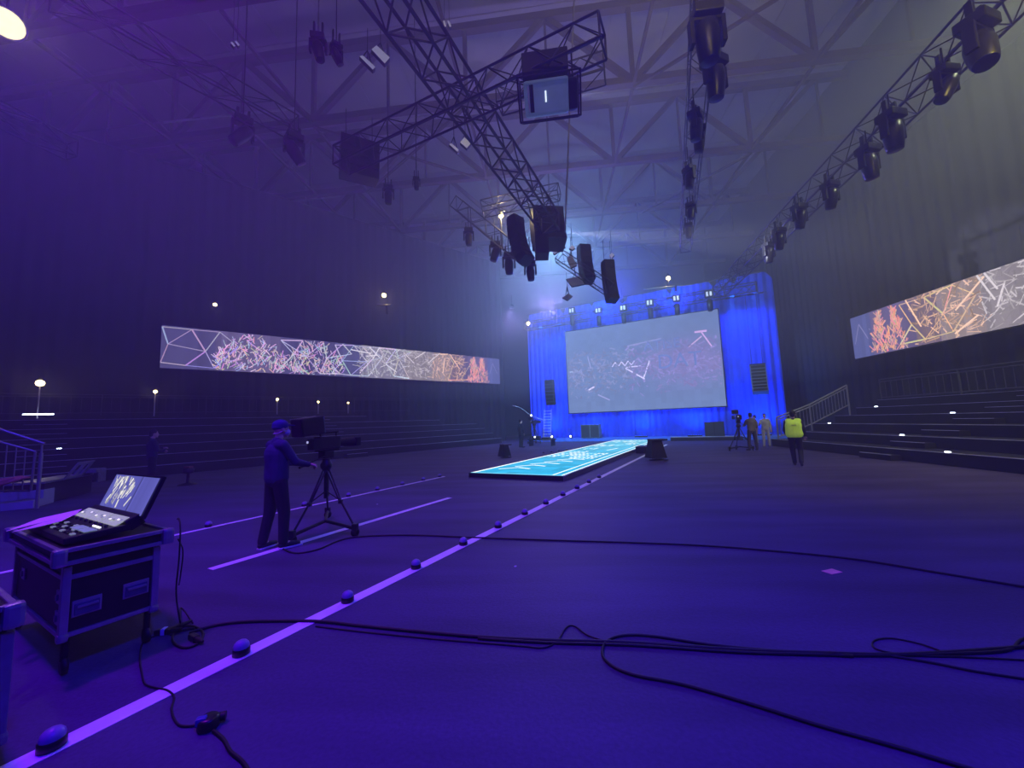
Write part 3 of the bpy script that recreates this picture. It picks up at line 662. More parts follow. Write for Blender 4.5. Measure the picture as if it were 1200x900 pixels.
moving_head('moving light at the right end of the small truss', atD(621, 306, 15.2), 1.0, (.05, 0, -1), .2, 'lamps under the small truss left of the cluster', rod=1.0)
# seven lamps on the header truss
WHL = mat('white_fixture_face', (.75, .75, .8), .4, 0, .05, 9, 0, (.8, .75, .95), .42)
for i, (x, y) in enumerate([(671, 366), (702, 366), (731, 363), (762, 357), (793, 352), (831, 347)]):
    q = atP(x, y, SO + SV * 24.9, SV)
    t = thing('header_light', 'pale faced lamp on the header truss above the screen, ' + ['leftmost', 'second from the left', 'third from the left', 'third from the right', 'second from the right', 'rightmost'][i], 'stage light', q, SA, 'lamps along the header truss')
    for s in (-1, 1): MB().bbox((s * .11, -.3, .08), (.13, .10, .30), .02).build('light_face', WHL, t)
    MB().bbox((0, -.15, .1), (.55, .25, .5), .03).build('housing', BLACK, t)
    MB().lathe([(.16, 0), (.20, .1), (.17, .75), (.12, .8)], 12, Matrix.Rotation(PI, 3, 'X'), (0, -.15, -.3)).build('barrel', GLOSSB, t)
# square pale panels on the big truss
def panel_light(label, pts_px, D, grp='pale rectangular panel lamps on the trusses', m=PALE, yoke=True, hang=1.1):
    P = [atD(x, y, D) for x, y in pts_px]; c = sum(P, Vector()) / 4; t = thing('panel_light', label, 'stage light', c, 0, grp)
    n = (P[1] - P[0]).cross(P[3] - P[0]).normalized(); n = n if n.dot(Vector((0, 0, EYE)) - c) > 0 else -n
    Q = [p - c for p in P]; back = [q - n * .12 for q in Q]
    MB().add([q for q in Q] + back, [(0, 1, 2, 3), (7, 6, 5, 4), (0, 4, 5, 1), (1, 5, 6, 2), (2, 6, 7, 3), (3, 7, 4, 0)]).build('housing', BLACK, t)
    MB().add([q * .96 + n * .012 for q in Q] + [q * .96 + n * .002 for q in Q], [(0, 1, 2, 3), (7, 6, 5, 4), (0, 4, 5, 1), (1, 5, 6, 2), (2, 6, 7, 3), (3, 7, 4, 0)]).build('front_panel', m, t)
    bar('hanging_wire', -n * .1, Vector((0, 0, hang)) - n * .1, .010, BLACK, t)
    if yoke:
        for s in (0, 2): bar('yoke_arm', (Q[s] + Q[(s + 1) % 4]) / 2 - n * .1, Vector((0, 0, .5)) - n * .15, .015, BLACK, t)
    return t
PNL = mat('soft_lit_panel', (.65, .66, .75), .5, 0, .06, 6, 0, (.42, .42, .62), .35)
panel_light('large pale rectangular panel on the big truss, nearest the top edge', [(435, 58), (441, 53), (457, 68), (451, 75)], 10.2, m=PNL)
panel_light('slim tilted pale panel just left of the large one on the big truss', [(421, 66), (425, 65), (440, 79), (437, 82)], 10.0, m=PNL)
panel_light('small pale square panel on the big truss below the crossing', [(539, 167), (544, 161), (552, 168), (547, 174)], 12.2, m=PNL)
panel_light('slim tilted pale panel beside the small square below the crossing', [(526, 169), (529, 168), (538, 176), (536, 178)], 12.0, m=PNL)
panel_light('pale square under the left speaker column of the cluster', [(608, 298), (616, 290), (623, 297), (614, 304)], 15.4, m=PNL)
panel_light('small pale diamond at the top right of the speaker cluster', [(651, 248), (654, 243), (658, 248), (655, 253)], 15.2, m=PNL, yoke=False)
panel_light('small pale diamond right below the beam of light', [(667, 291), (670, 287), (674, 290), (671, 293)], 15.2, m=PNL, yoke=False)
panel_light('pale triangular sheet beneath the big speaker block', [(648, 297), (651, 283), (663, 289), (650, 298)], 15.2, m=PNL)
panel_light('tall pale panel in the lower half of the cluster', [(664, 302), (670, 298), (676, 311), (669, 314)], 15.6, m=PALE)
panel_light('wide pale panel low in the cluster', [(663, 327), (680, 323), (685, 333), (670, 336)], 15.8, m=PALE)
panel_light('lowest pale panel below the cluster', [(659, 349), (666, 344), (671, 347), (665, 352)], 16, m=PALE)
panel_light('tiny pale diamond at the right tip of the cluster', [(714, 299), (717, 296), (720, 299), (717, 302)], 15.4, m=PNL, yoke=False)
panel_light('two-sided pale roof lamp left of the first girder at top', [(519, 25), (521, 24), (523, 31), (521, 32)], 14, m=PNL, yoke=False, hang=4.2); panel_light('right half of the small pale roof lamp at top', [(524, 25), (526, 24), (529, 31), (527, 32)], 14, m=PNL, yoke=False, hang=4.2)
panel_light('pale roof lamp slat at upper left, left of the pair', [(270, 50), (272, 49), (276, 54), (274, 55)], 14, m=PNL, yoke=False, hang=4.2); panel_light('pale roof lamp slat at upper left, right of the pair', [(275, 49), (277, 48), (281, 53), (279, 54)], 14, m=PNL, yoke=False, hang=4.2)
# speaker cluster
ctr = atD(640, 252, 15.0)
line_array('biggest dark speaker block in the middle of the hanging cluster', atD(640, 248, 15.0), .25, 5, 1.25, .32, .7, -.5, BLACK, 'speakers of the hanging cluster', ztop=9.6)
line_array('banana shaped speaker column on the left of the hanging cluster', atD(604, 257, 14.6), .9, 7, .55, .28, .45, -.62, BLACK, 'speakers of the hanging cluster', ztop=9.2)
line_array('short speaker block behind the middle of the cluster', atD(634, 276, 14.3), .1, 3, .5, .30, .5, -.3, BLACK, 'speakers of the hanging cluster', ztop=9.0)
line_array('dark speaker column leaning at the right end of the cluster', atD(712, 308, 15.6), .3, 6, .42, .28, .4, -.35, BLACK, 'speakers of the hanging cluster', ztop=8.8)
line_array('dim speaker column low in the haze under the cluster', atD(684, 290, 16.5), .3, 6, .5, .28, .45, -.45, BLACK, 'speakers of the hanging cluster', ztop=9.2)
line_array('dark square box hanging off the left roof truss', G(421, 172, 10.8), .6, 4, 1.15, .27, .8, .25, BLACK, 'speakers of the hanging cluster', ztop=12)
# pole behind the cluster and star lamps
t = thing('hanging_pole', 'thin pale pole hanging down beside the projector from the roof', 'pole', atY(662, 272, 11)); tp = atY(674, -30, 11) - t.location
bar('pole_tube', (0, 0, 0), tp, .028, ALU, t)
def star_lamp(label, p, post, r=.09, power=0, m=LAMPW, col=WARM, tail=None):
    t = thing('work_lamp', label, 'lamp', p, 0, 'yellow work lamps')
    MB().lathe([(.01, -r), (r * .8, -r * .6), (r, 0), (r * .8, r * .6), (.01, r)], 12).build('bulb', m, t)
    MB().lathe([(r * .5, r * .9), (r * .7, r * 1.1), (r * .5, r * 2.2)], 10).build('cap', BLACK, t)
    if post: bar('post', (0, 0, -r), (0, 0, -r + post), .028, RAILM, t)
    if power: power *= .10; point('lamp_glow', Vector(p) + Vector((0, 0, -r * 1.4)) if not post or post > 0 else Vector(p) + Vector((.12, -.12, 0)), power, col, r)
    return t
star_lamp('brightest yellow lamp on a thin pole left of the speaker cluster', atD(587, 253, 16.0), -1.3, .10, 900)
star_lamp('yellow lamp hanging high between the left screen and the cluster', atD(450, 346, 24), 0, .13, 500)
t = thing('lamp_bracket', 'dim bracket bar below the high yellow lamp', 'bracket', atD(450, 358, 24)); bar('bracket_bar', (-.45, 0, .05), (.45, 0, 0), .04, BLACK, t); bar('drop_rod', (.15, 0, 0), (.2, 0, -.55), .06, BLACK, t)
star_lamp('tiny yellow lamp above the left screen', atD(252, 357, 25), 0, .09, 60)
star_lamp('yellow lamp above the header truss over the projection screen', atY(783, 326, 27), 0, .14, 420)
t = thing('lamp_bracket', 'pale bracket bar under the lamp above the header truss', 'bracket', atY(783, 337, 27)); bar('bracket_bar', (-1.6, 0, 0), (1.6, 0, .1), .06, ALU, t); bar('drop_rod', (.5, 0, -.3), (.5, 0, .1), .1, BLACK, t); bar('drop_rod', (0, 0, .1), (0, 0, .7), .05, BLACK, t)
star_lamp('yellow lamp at the left end of the header truss', atP(619, 379, SO + SV * 24.8, SV), 0, .15, 420)
for i, (x, y, yb, rr, pw) in enumerate([(47, 449, 460, .15, 160), (182, 459, 487, .085, 70), (325, 468, 487, .07, 45), (373, 471, 480, .06, 35), (408, 472, 480, .055, 30)]):
    p = atP(x, y, LW0 + LWN * -.7, LWN)
    star_lamp(['biggest yellow lamp on a short post at the far left of the upper stand', 'yellow lamp on a thin tall post left of the cameraman', 'small yellow lamp on a post above the cameraman head', 'small yellow lamp on a short post right of the cameraman', 'smallest yellow lamp on a post below the left screen'][i], p, -(p.z - 2.7 - (0 if i else 0)), rr, pw)
t = thing('strip_light', 'short bright strip light lying on top of the left stand', 'lamp', atP(45, 485.5, LW0 + LWN * -.9, LWN)); MB().bbox((0, 0, 0), (.9, .08, .05), .01, Matrix.Rotation(.75, 3, 'Z')).build('tube', LAMPC, t)
# bright flood just out of the top left corner and another out of frame top right
def flood(label, p, tgt, power, col, cone, r=.25):
    t = thing('flood_lamp', label, 'lamp', p, 0, 'flood lamps under the roof'); d = (Vector(tgt) - Vector(p)).normalized(); M = d.to_track_quat('Z', 'Y').to_matrix()
    MB().lathe([(.06, -.28), (.14, -.2), (r, .0), (r * 1.02, .02)], 18, M).build('reflector', ALU, t); MB().lathe([(r * .9, .021), (.02, .03)], 18, M).build('glass', mat('flood_glass', (.9, .8, .5), .4, 0, .02, 5, 0, (1.0, .82, .42), 1.6), t)
    bar('hanging_rod', (0, 0, .1), (0, 0, 2.2), .02, BLACK, t); spot('flood', Vector(p) + d * .12, tgt, power, col, cone, 1.0, r)
flood('bright yellow white flood lamp in the top left corner', G(7, 27, 10.5), G(90, 60, 7.0), 260, (1.0, .80, .42), 70, .30)
flood('flood lamp under the roof beyond the right truss, out of view', Vector((12.5, 7.5, 13.5)), Vector((13.5, 17, 5)), 2850, (.90, 1.0, .58), 140)
# beam projectors
def beam(label, p, tgt, power, cone, s=.3):
    d = (Vector(tgt) - Vector(p)).normalized(); M = d.to_track_quat('Z', 'Y').to_matrix(); t = thing('beam_projector', label, 'projector', Vector(p) - d * .1, 0)
    MB().lathe([(.08 * s / .3, -.35), (.12, -.3), (.12, 0), (.09, .04)], 12, M).build('barrel', BLACK, t); MB().lathe([(.05, .042), (.01, .05)], 10, M).build('lens', LAMPC, t); bar('hanger', (0, 0, 0), (0, 0, .5), .02, BLACK, t)
    spot('projector_beam', Vector(p) + d * .12, tgt, power, (.72, .76, 1.0), cone, .25, .03)
pb = atD(660, 273, 15.4); beam('small bright lens throwing a white beam to the right from the cluster', pb, atD(860, 281, 17.4), 12000, 12)
pb2 = atY(672, 111, 7.3); beam('small lens throwing a faint violet beam beside the projector', pb2, atY(760, 113, 9.5), 1600, 16)
# fluorescent style tubes in the left roof
t = thing('roof_tube', 'long thin pale tube slanting across the left roof girders', 'lamp', atY(345, 127, 16.8)); q = atY(20, 162, 16.8) - t.location; bar('tube', (0, 0, 0), q * .45, .05, PALE, t); bar('tube_end', q * .46, q, .035, ALU, t)
t = thing('roof_tube', 'short thin pale tube lower in the left roof', 'lamp', atY(355, 235, 24)); q = atY(398, 230, 24) - t.location; bar('tube', (0, 0, 0), q, .045, PALE, t); bar('drop_wire', (.2, 0, 0), (.2, 0, 1.6), .02, PALE, t)
# ------------------------------------------------------------------ projector in its cage
pc_ = atY(642, 112, 7.0)
M_ = (Vector((0, 0, EYE)) - pc_); az = math.atan2(M_.y, M_.x) + PI / 2
t = thing('video_projector', 'large pale blue video projector hanging in a frame under the crossing truss', 'projector', pc_, az)
PJ = mat('projector_shell_glow', (.30, .42, .52), .35, .1, .06, 6, 0, (.10, .17, .24), .22)  # faint glow put into the shell to brighten it
Mt = Matrix.Rotation(.66, 3, 'X')   # seen from below
def pbx(name, c, d, m, b=.02, par=None):
    c = Mt @ Vector(c); return MB().bbox(c, d, b, Mt).build(name, m, par or t)
pbx('shell', (-.03, .25, -.02), (.86, .58, .58), PJ, .05)
pbx('end_cap', (.47, .25, -.02), (.22, .52, .52), BLACK, .07)
pbx('vent_panel', (-.31, -.045, -.02), (.075, .03, .44), BLACK, .006); pbx('vent_edge', (-.37, -.045, -.02), (.025, .03, .40), PALE, .004)
pbx('status_plate', (-.04, -.045, -.01), (.026, .02, .18), mat('lit_plate', (.8, .85, .9), .4, 0, .02, 5, 0, (.8, .9, 1.0), 1.2), .003)
MB().bbox((-.03, -.02, .55), (.88, .42, .42), .02).build('power_box', CABLE, t)
fr = [(-.52, -.10), (.50, -.10)]
for z in (-.38, .33):
    P = [Mt @ Vector(q) for q in [(-.56, -.10, z), (.62, -.10, z), (.62, .60, z), (-.56, .60, z), (-.56, -.10, z)]]
    for a, b in zip(P[:-1], P[1:]): bar('cage_rail', a, b, .018, BLACK, t)
for x in (-.56, .62):
    for y in (-.10, .60): bar('cage_post', Mt @ Vector((x, y, -.38)), Mt @ Vector((x, y, .33)), .018, BLACK, t)
    bar('cage_hanger', Mt @ Vector((x * .8, .25, .26)), Vector((x * .8, .1, .95)), .016, BLACK, t)
for x in (-.38, .34): MB().bbox(Mt @ Vector((x, -.11, -.46)), (.02, .02, .04), .004).build('bolt', ALU, t)
# ------------------------------------------------------------------ flight cases, console
CASE_A = math.radians(66)
TC = G(70, 645, .85)
def flight_case(label, origin, ang, w_, d_, h0, h1, handles=(), i_=.05):
    """origin: near right bottom corner of the lid; local x along the short visible side, local y along the long side"""
    t = thing('flight_case', label, 'case', (origin[0], origin[1], 0), ang, 'black flight cases')
    MB().bbox((w_ / 2, d_ / 2, (h0 + h1 - .10) / 2), (w_ - 2 * i_, d_ - 2 * i_, h1 - .10 - h0), .006).build('body', PLY, t)
    MB().bbox((w_ / 2, d_ / 2, h1 - .055), (w_ - .02, d_ - .02, .09), .008).build('lid', PLY, t)
    def rail(a, b, s=.035, nm='edge_rail'):
        a, b = Vector(a), Vector(b); c = (a + b) / 2; d = b - a; dm = [max(abs(q), s) for q in d]; MB().bbox(c, dm, .006).build(nm, EDGE, t)
    for z in (h1 - .012, h1 - .10):
        rail((0, 0, z), (w_, 0, z), .028); rail((0, 0, z), (0, d_, z), .028); rail((w_, 0, z), (w_, d_, z), .028); rail((0, d_, z), (w_, d_, z), .028)
    zt_ = h1 - .13
    for x in (i_, w_ - i_):
        for y in (i_, d_ - i_): rail((x, y, h0), (x, y, zt_), .045)
    for z in (h0 + .02, h0 + (h1 - h0) * .66):
        for y in (i_, d_ - i_): rail((i_, y, z), (w_ - i_, y, z), .032)
        for x in (i_, w_ - i_): rail((x, i_, z), (x, d_ - i_, z), .032)
    for x in (0, w_):
        for y in (0, d_): MB().bbox((x, y, h1 - .055), (.075, .075, .12), .02).build('corner_cap', EDGE, t)
    for x in (i_, w_ - i_):
        for y in (i_, d_ - i_):
            MB().bbox((x, y, h0 + .01), (.06, .06, .06), .02).build('ball_corner', EDGE, t)
            bar('caster_fork', (x * .9 + w_ * .05, y * .96 + d_ * .02, h0), (x * .9 + w_ * .05, y * .96 + d_ * .02, .09), .022, BLACK, t)
            MB().lathe([(.012, -.016), (.055, -.014), (.055, .014), (.012, .016)], 14, Matrix.Rotation(PI / 2, 3, 'Y'), (x * .9 + w_ * .05, y * .96 + d_ * .02, .056)).build('caster_wheel', CABLE, t)
    for (x, z) in handles:
        hd = MB().bbox((x, i_ - .004, z), (.15, .012, .11), .005).build('handle_dish', EDGE, t)
        MB().bbox((x, i_ - .012, z - .005), (.125, .012, .075), .004).build('dish_recess', DISH, hd); MB().bbox((x, i_ - .024, z + .012), (.11, .018, .018), .006).build('grip', EDGE, hd)
    for y, z in ((.16, .5), (.16, .36), (d_ - .3, .5)):
        lt = MB().bbox((i_ - .004, y, z), (.012, .10, .09), .004).build('latch_dish', EDGE, t); MB().bbox((i_ - .014, y, z), (.016, .03, .04), .004).build('latch_knob', ALU, lt)
    return t
EDGE = mat('case_edging', (.36, .34, .46), .35, .75, .12, 10, .03); DISH = mat('recessed_dish', (.10, .12, .25), .4, .6, .1, 10)
FC = flight_case('black flight case with metal edging carrying the mixing console', TC, CASE_A, .58, 1.50, .24, .85, [(.16, .42), (.42, .44)])
c2 = G(24, 705, .80); e1 = Vector((math.cos(CASE_A), math.sin(CASE_A), 0))
flight_case('second black flight case cut off by the left edge of the picture', c2 - e1 * .70, CASE_A, .68, 1.1, .17, .80, [(.50, .42)], .012)
# console on the case (local axes of the case)
t = thing('mixing_console', 'compact black lighting console with a tilted screen on the flight case', 'console', (TC.x, TC.y, .852), CASE_A)
CB = mat('console_body', (.012, .012, .018), .4, .2, .15, 15)
sl = Matrix.Rotation(.10, 3, 'Y')
MB().bbox((.22, .66, .035), (.36, 1.06, .05), .012, Matrix.Rotation(-.06, 3, 'Y')).build('body', CB, t)
MB().bbox((.42, .66, .075), (.10, 1.06, .09), .012, Matrix.Rotation(-.5, 3, 'Y')).build('rear_housing', CB, t)
DISP = [mat('small_display', (.2, .22, .2), .4, 0, .25, 40, 0, (.26, .28, .24), 1.0), mat('small_display_dim', (.2, .22, .2), .4, 0, .25, 40, 0, (.12, .14, .16), 1.0)]
for i in range(3):
    ds = MB().bbox((.352, .33 + .34 * i, .088), (.10, .32, .012), .004, Matrix.Rotation(-.5, 3, 'Y')).build('channel_display', DISP[0], t)
    r = random.Random(i)
    for k in range(5): MB().box((.345 + .02 * r.uniform(-1, 1), .21 + .34 * i + .055 * k, .099), (.012, .03, .004), Matrix.Rotation(-.5, 3, 'Y')).build('display_mark', mat('display_mark_bright', (.9, .9, .7), .4, 0, 0, 5, 0, (.95, .95, .7), 1.0) if k % 2 else DISP[1], ds)
for i in range(10):
    for j in range(3):
        MB().bbox((.10 + .045 * j, .22 + .085 * i, .056 + .003 * j), (.026, .05, .012), .003).build('key', DISP[1] if (i + j) % 3 == 0 else GLOSSB, t)
for i in range(8): MB().lathe([(.013, 0), (.012, .018), (.004, .02)], 10, None, (.27, .2 + .12 * i, .065)).build('knob', GLOSSB, t)
for i in range(6): MB().bbox((.245, .24 + .028 * i, .066), (.012, .018, .01), .002).build('lit_key', mat('lit_key', (.9, .9, 1), .4, 0, 0, 5, 0, (.9, .9, 1.0), 1.6), t)
for i in range(2): MB().bbox((.175, .22 + .19 * i, .066), (.07, .16, .008), .002).build('touch_pad', mat('touch_pad', (.2, .26, .3), .4, 0, .1, 9, 0, (.10, .13, .14), 1.0), t)
# its screen
SP = Vector((.44, 1.10, .12)); tilt = .72
def scr_mat():
    r = random.Random(8); mb = MB(); W_, H_ = 1.00, .30
    for i in range(20):
        a, b = W_ * i / 20, W_ * (i + 1) / 20; f = .9 + .2 * r.random(); mb.quad((a, 0, .001), (b, 0, .001), (b, H_, .001), (a, H_, .001), tuple(v * f for v in (.10, .10, .42)))
    for _ in range(70):
        x = r.uniform(.06, .58); y = r.uniform(.02, .26); l = r.uniform(.02, .10); a = r.uniform(.9, 1.9); k = r.random()
        mb.seg2((x, y), (min(.64, x + math.cos(a) * l), min(.29, y + math.sin(a) * l)), r.uniform(.008, .03), .002 + .001 * r.random(), (.75 * k + .15, .72 * k + .15, .55 * k + .25))
    mb.quad((.65, 0, .004), (.675, 0, .004), (.675, H_, .004), (.65, H_, .004), (.05, .05, .2))
    return mb
Ms = Matrix.Translation(SP) @ Matrix.Rotation(tilt - .35, 4, 'Y') @ Matrix(((0, 0, -1, 0), (-1, 0, 0, 0), (0, 1, 0, 0), (0, 0, 0, 1)))
so = MB().bbox((.5, .15, -.02), (1.04, .34, .03), .008).build('screen_shell', CB, t); so.matrix_local = Ms
pi_ = stuff(scr_mat().build('screen_picture', picture_mat('console_picture', 1.1), t)); pi_.matrix_local = Ms
t = thing('paper_sheets', 'pink paper sheets lying along the left edge of the flight case', 'paper', G(50, 612, .93)); PAPER = mat('paper_sheet', (.85, .62, .72), .8, 0, .04, 6, .05)
for q in ([(7, 623), (46, 608), (96, 597), (88, 604), (52, 612)], [(14, 624), (50, 613), (86, 604), (72, 611), (40, 619)]):
    P = [G(x, y, .930 + .004 * (i == 2)) - t.location for i, (x, y) in enumerate(q)]; n_ = len(P)
    MB().add([p + Vector((0, 0, .004)) for p in P] + P, [tuple(range(n_)), tuple(range(2 * n_ - 1, n_ - 1, -1))] + [(i, i + n_, (i + 1) % n_ + n_, (i + 1) % n_) for i in range(n_)]).build('sheet', PAPER, t)
# ------------------------------------------------------------------ left edge: stair railing, steps, cloth, low cases
rp = G(43, 596); rd = Vector((-.82, -.57, 0))
t = thing('access_railing', 'metal stair railing with balusters at the left edge', 'railing', rp)
bar('newel_post', (0, 0, 0), (0, 0, 1.30), .035, RAILM, t)
def rq(k, z): return rd * k + Vector((0, 0, z))
bar('handrail', rq(-.04, 1.52), rq(1.6, 2.35), .032, RAILM, t); bar('rail_support', rq(.0, 1.28), rq(.0, 1.53), .02, RAILM, t)
bar('top_rail', rq(.10, 1.34), rq(1.6, 2.02), .024, RAILM, t); bar('bottom_rail', rq(.13, .42), rq(1.6, .60), .024, RAILM, t); bar('end_post', rq(.12, .42), rq(.10, 1.34), .024, RAILM, t)
for i in range(9): k = .26 + .15 * i; bar('baluster', rq(k, .42 + .012 * i * 1.2), rq(k, 1.34 + (k - .1) * .45), .012, RAILM, t)
st_m = mat('blue_lit_step', (.30, .32, .45), .6, 0, .1, 4)
t = thing('access_steps', 'low pale steps behind the railing at the left edge', 'steps', rp, math.atan2(rd.y, rd.x))
MB().bbox((.95, -.35, .09), (1.7, .5, .18), .01).build('lower_step', st_m, t); MB().bbox((.95, -.75, .19), (1.7, .5, .38), .01).build('upper_step', st_m, t)
t = thing('folded_cloth', 'reddish cloth lying over the steps at the left edge', 'cloth', rp + rd * .62 + Vector((.18, -.10, .68)) , math.atan2(rd.y, rd.x))
bm = bmesh.new(); bmesh.ops.create_icosphere(bm, subdivisions=3, radius=1)
for v in bm.verts:
    f = 1 + .14 * math.sin(v.co.x * 5 + v.co.z * 7) + .08 * math.sin(v.co.y * 11); v.co = Vector((v.co.x * .42 * f, v.co.y * .16 * f, v.co.z * .085 * f - v.co.x * .08))
me = bpy.data.meshes.new('cloth'); bm.to_mesh(me); bm.free(); me.materials.append(mat('red_cloth', (.55, .16, .16), .9, 0, .15, 9, .2)); [setattr(f, 'use_smooth', True) for f in me.polygons]
o = link(bpy.data.objects.new('cloth_fold', me), t)
pA = G(50, 592); pB = G(107, 577.5); dd = (pB - pA); ang = math.atan2(dd.y, dd.x)
t = thing('road_case', 'long low black road case behind the railing', 'case', pA, ang, 'black flight cases')
MB().bbox((dd.length / 2, .35, .28), (dd.length, .7, .50), .01).build('body', PLY, t); MB().bbox((dd.length / 2, .35, .55), (dd.length + .04, .74, .05), .01).build('lid_edge', EDGE, t)
for x in (.1, dd.length - .1): MB().bbox((x, .35, .02), (.08, .5, .04), .008).build('skid', BLACK, t)
t = thing('case_insert', 'pale grey panel with two dark slots leaning on the long road case', 'panel', pA + dd * .10 + Vector((.05, .25, .585)), ang + .05)
GP = mat('grey_foam_panel', (.26, .26, .30), .8, 0, .1, 8)
Mi_ = Matrix.Rotation(.55, 3, 'X'); W5 = dd.length * .42
for c, d in [((W5 / 2, 0, .02), (W5, .03, .07)), ((W5 / 2, 0, .42), (W5, .03, .09)), ((.06, 0, .22), (.14, .03, .36)), ((W5 / 2, 0, .22), (.16, .03, .36)), ((W5 - .07, 0, .22), (.16, .03, .36))]:
    MB().bbox(Mi_ @ Vector(c), d, .008, Mi_).build('panel_bar', GP, t)
t = thing('equipment_cover', 'crumpled grey cover on the right end of the long road case', 'cover', pA + dd * .80 + Vector((.0, .2, .60)), ang)
MB().bbox((0, .05, .06), (.55, .5, .12), .04).build('cover_cloth', mat('grey_cover', (.14, .14, .2), .9, 0, .2, 7, .3), t); MB().bbox((.0, -.2, -.12), (.42, .03, .3), .01).build('cover_flap', mat('grey_cover', (.14, .14, .2)), t)
# ------------------------------------------------------------------ cables
def cable(label, pts, r=.010, thick=None, name='floor_cable', n=8, grp='black cables lying on the floor'):
    P = [G(x, y, r + .001) if len(q) == 2 else Vector(q) for q in pts for x, y in [q[:2]]]; c = P[0].copy()
    P = catmull(P, n); o = MB().path([p - c for p in P], r, 6).build(name, CABLE, None, c); return tag(o, label, 'cable', grp)
cable('thick black cable bundle running across the floor to the right edge', [(222, 742), (236, 737), (262, 731), (300, 728), (370, 728), (420, 733), (480, 739), (560, 746), (640, 750), (740, 753), (860, 761), (960, 765), (1050, 767), (1130, 763), (1210, 757)], .012)
cable('black cable beside the bundle, curling up at the right edge', [(560, 748), (640, 753), (740, 756), (860, 764), (950, 767), (1040, 768), (1120, 766), (1180, 762), (1196, 750), (1215, 745)], .010)
cable('black cable looping back from the bundle and running to the bottom right', [(1000, 769), (900, 762), (830, 755), (770, 746), (735, 744), (713, 750), (706, 762), (712, 776), (740, 790), (800, 802), (880, 825), (960, 850), (1050, 875), (1150, 905)], .010)
cable('thin cable with a small hump between the long line and the big loop', [(370, 734), (430, 741), (500, 748), (560, 753), (610, 757), (636, 759), (652, 752), (664, 735), (674, 734), (688, 744), (708, 751)], .006)
cable('thin black cable crossing the far floor from the tripod to the right edge', [(328, 641), (345, 648), (372, 644), (396, 634), (420, 629), (480, 627), (560, 630), (650, 633), (800, 638), (900, 645), (1000, 655), (1100, 671), (1210, 689)], .011)
cable('short cable ending off the right edge below the bundle', [(1040, 768), (1090, 776), (1140, 786), (1210, 797)], .008)
cable('thin loop of cable beside the bundle near the right edge', [(1110, 766), (1080, 755), (1045, 748), (1024, 751), (1028, 761), (1070, 768), (1130, 770), (1210, 774)], .006)
cable('thin kinked cable from the plug across the long white line', [(182, 745), (168, 752), (164, 770), (166, 788), (170, 801), (182, 806), (196, 809), (204, 817), (201, 832), (208, 848), (222, 851), (236, 848)], .006)
cable('cable leaving the black connector towards the bottom edge', [(250, 856), (262, 866), (270, 880), (284, 892), (296, 910)], .009)
cable('small coil of cable around the plugs beside the flight case', [(200, 744), (212, 735), (228, 734), (238, 742), (232, 754), (216, 759), (203, 752), (206, 741), (228, 736)], .009)
def plug(label, px, rz, s=1.0):
    t = thing('cable_plug', label, 'connector', G(*px), rz, 'connectors on the floor')
    MB().bbox((0, 0, .025 * s), (.10 * s, .045 * s, .045 * s), .01 * s).build('shell', GLOSSB, t); MB().lathe([(.02 * s, 0), (.016 * s, .05 * s), (.010 * s, .09 * s)], 10, Matrix.Rotation(PI / 2, 3, 'Y'), (.05 * s, 0, .025 * s)).build('strain_relief', CABLE, t)
    return t
pl = plug('black plug with a white band beside the flight case', (190, 744), .3); MB().bbox((.012, 0, .027), (.03, .05, .05), .006).build('white_band', PALE, pl)
plug('small black plug lying inside the cable coil', (227, 751), -.4); plug('flat black plug right of the flight case, beside the banded plug', (203, 741), 1.4)
t = thing('cable_connector', 'round black connector block on the floor near the bottom left', 'connector', G(244, 853), .5, 'connectors on the floor')
MB().lathe([(.048, 0), (.052, .01), (.052, .05), (.04, .06), (.01, .06)], 16).build('block', GLOSSB, t); MB().lathe([(.022, 0), (.022, .045)], 12, Matrix.Rotation(PI / 2, 3, 'Y'), (.03, .02, .03)).build('socket', CABLE, t); MB().bbox((-.03, -.01, .05), (.05, .04, .04), .01).build('cap', mat('blue_cap', (.05, .05, .3), .4), t)
# cable hanging from the case
cr = TC + Vector((math.cos(CASE_A), math.sin(CASE_A), 0)) * .62
pts = [cr + Vector((-.14, .16, .03)), cr + Vector((-.04, .08, .05)), cr + Vector((.04, .02, -.03)), cr + Vector((.06, .0, -.25)), cr + Vector((.07, -.02, -.5)), cr + Vector((.10, 0, -.74)), G(212, 712, .008), G(226, 730, .008)]
o = MB().path([p - cr for p in catmull(pts, 8)], .006, 6).build('hanging_cable', CABLE, None, cr); tag(o, 'thin cable hanging down from the right side of the flight case', 'cable')
pts = [cr + Vector((.0, .04, -.10)), cr + Vector((.04, .05, -.2)), cr + Vector((.05, .03, -.38)), cr + Vector((.07, .0, -.45))]
o = MB().path([p - cr for p in catmull(pts, 8)], .005, 6).build('hanging_cable', CABLE, None, cr); tag(o, 'short loose cable end hanging beside the flight case', 'cable')
o = MB().bbox((0, 0, .002), (.15, .10, .004), .001).build('tape_scrap', mat('pink_tape', (.75, .35, .35), .7), None, G(975, 670), (0, 0, .4)); tag(o, 'small pinkish scrap of tape on the floor at right', 'tape scrap')
for i, (x, y) in enumerate([(442, 591), (604, 664), (678, 571)]): tag(MB().bbox((0, 0, .003), (.03, .02, .006), .001).build('paper_scrap', TAPE, None, G(x, y), (0, 0, i)), ['tiny white scrap on the floor right of the tripod', 'tiny white scrap on the bare floor right of the long line', 'tiny white scrap beside the runway'][i], 'scrap')
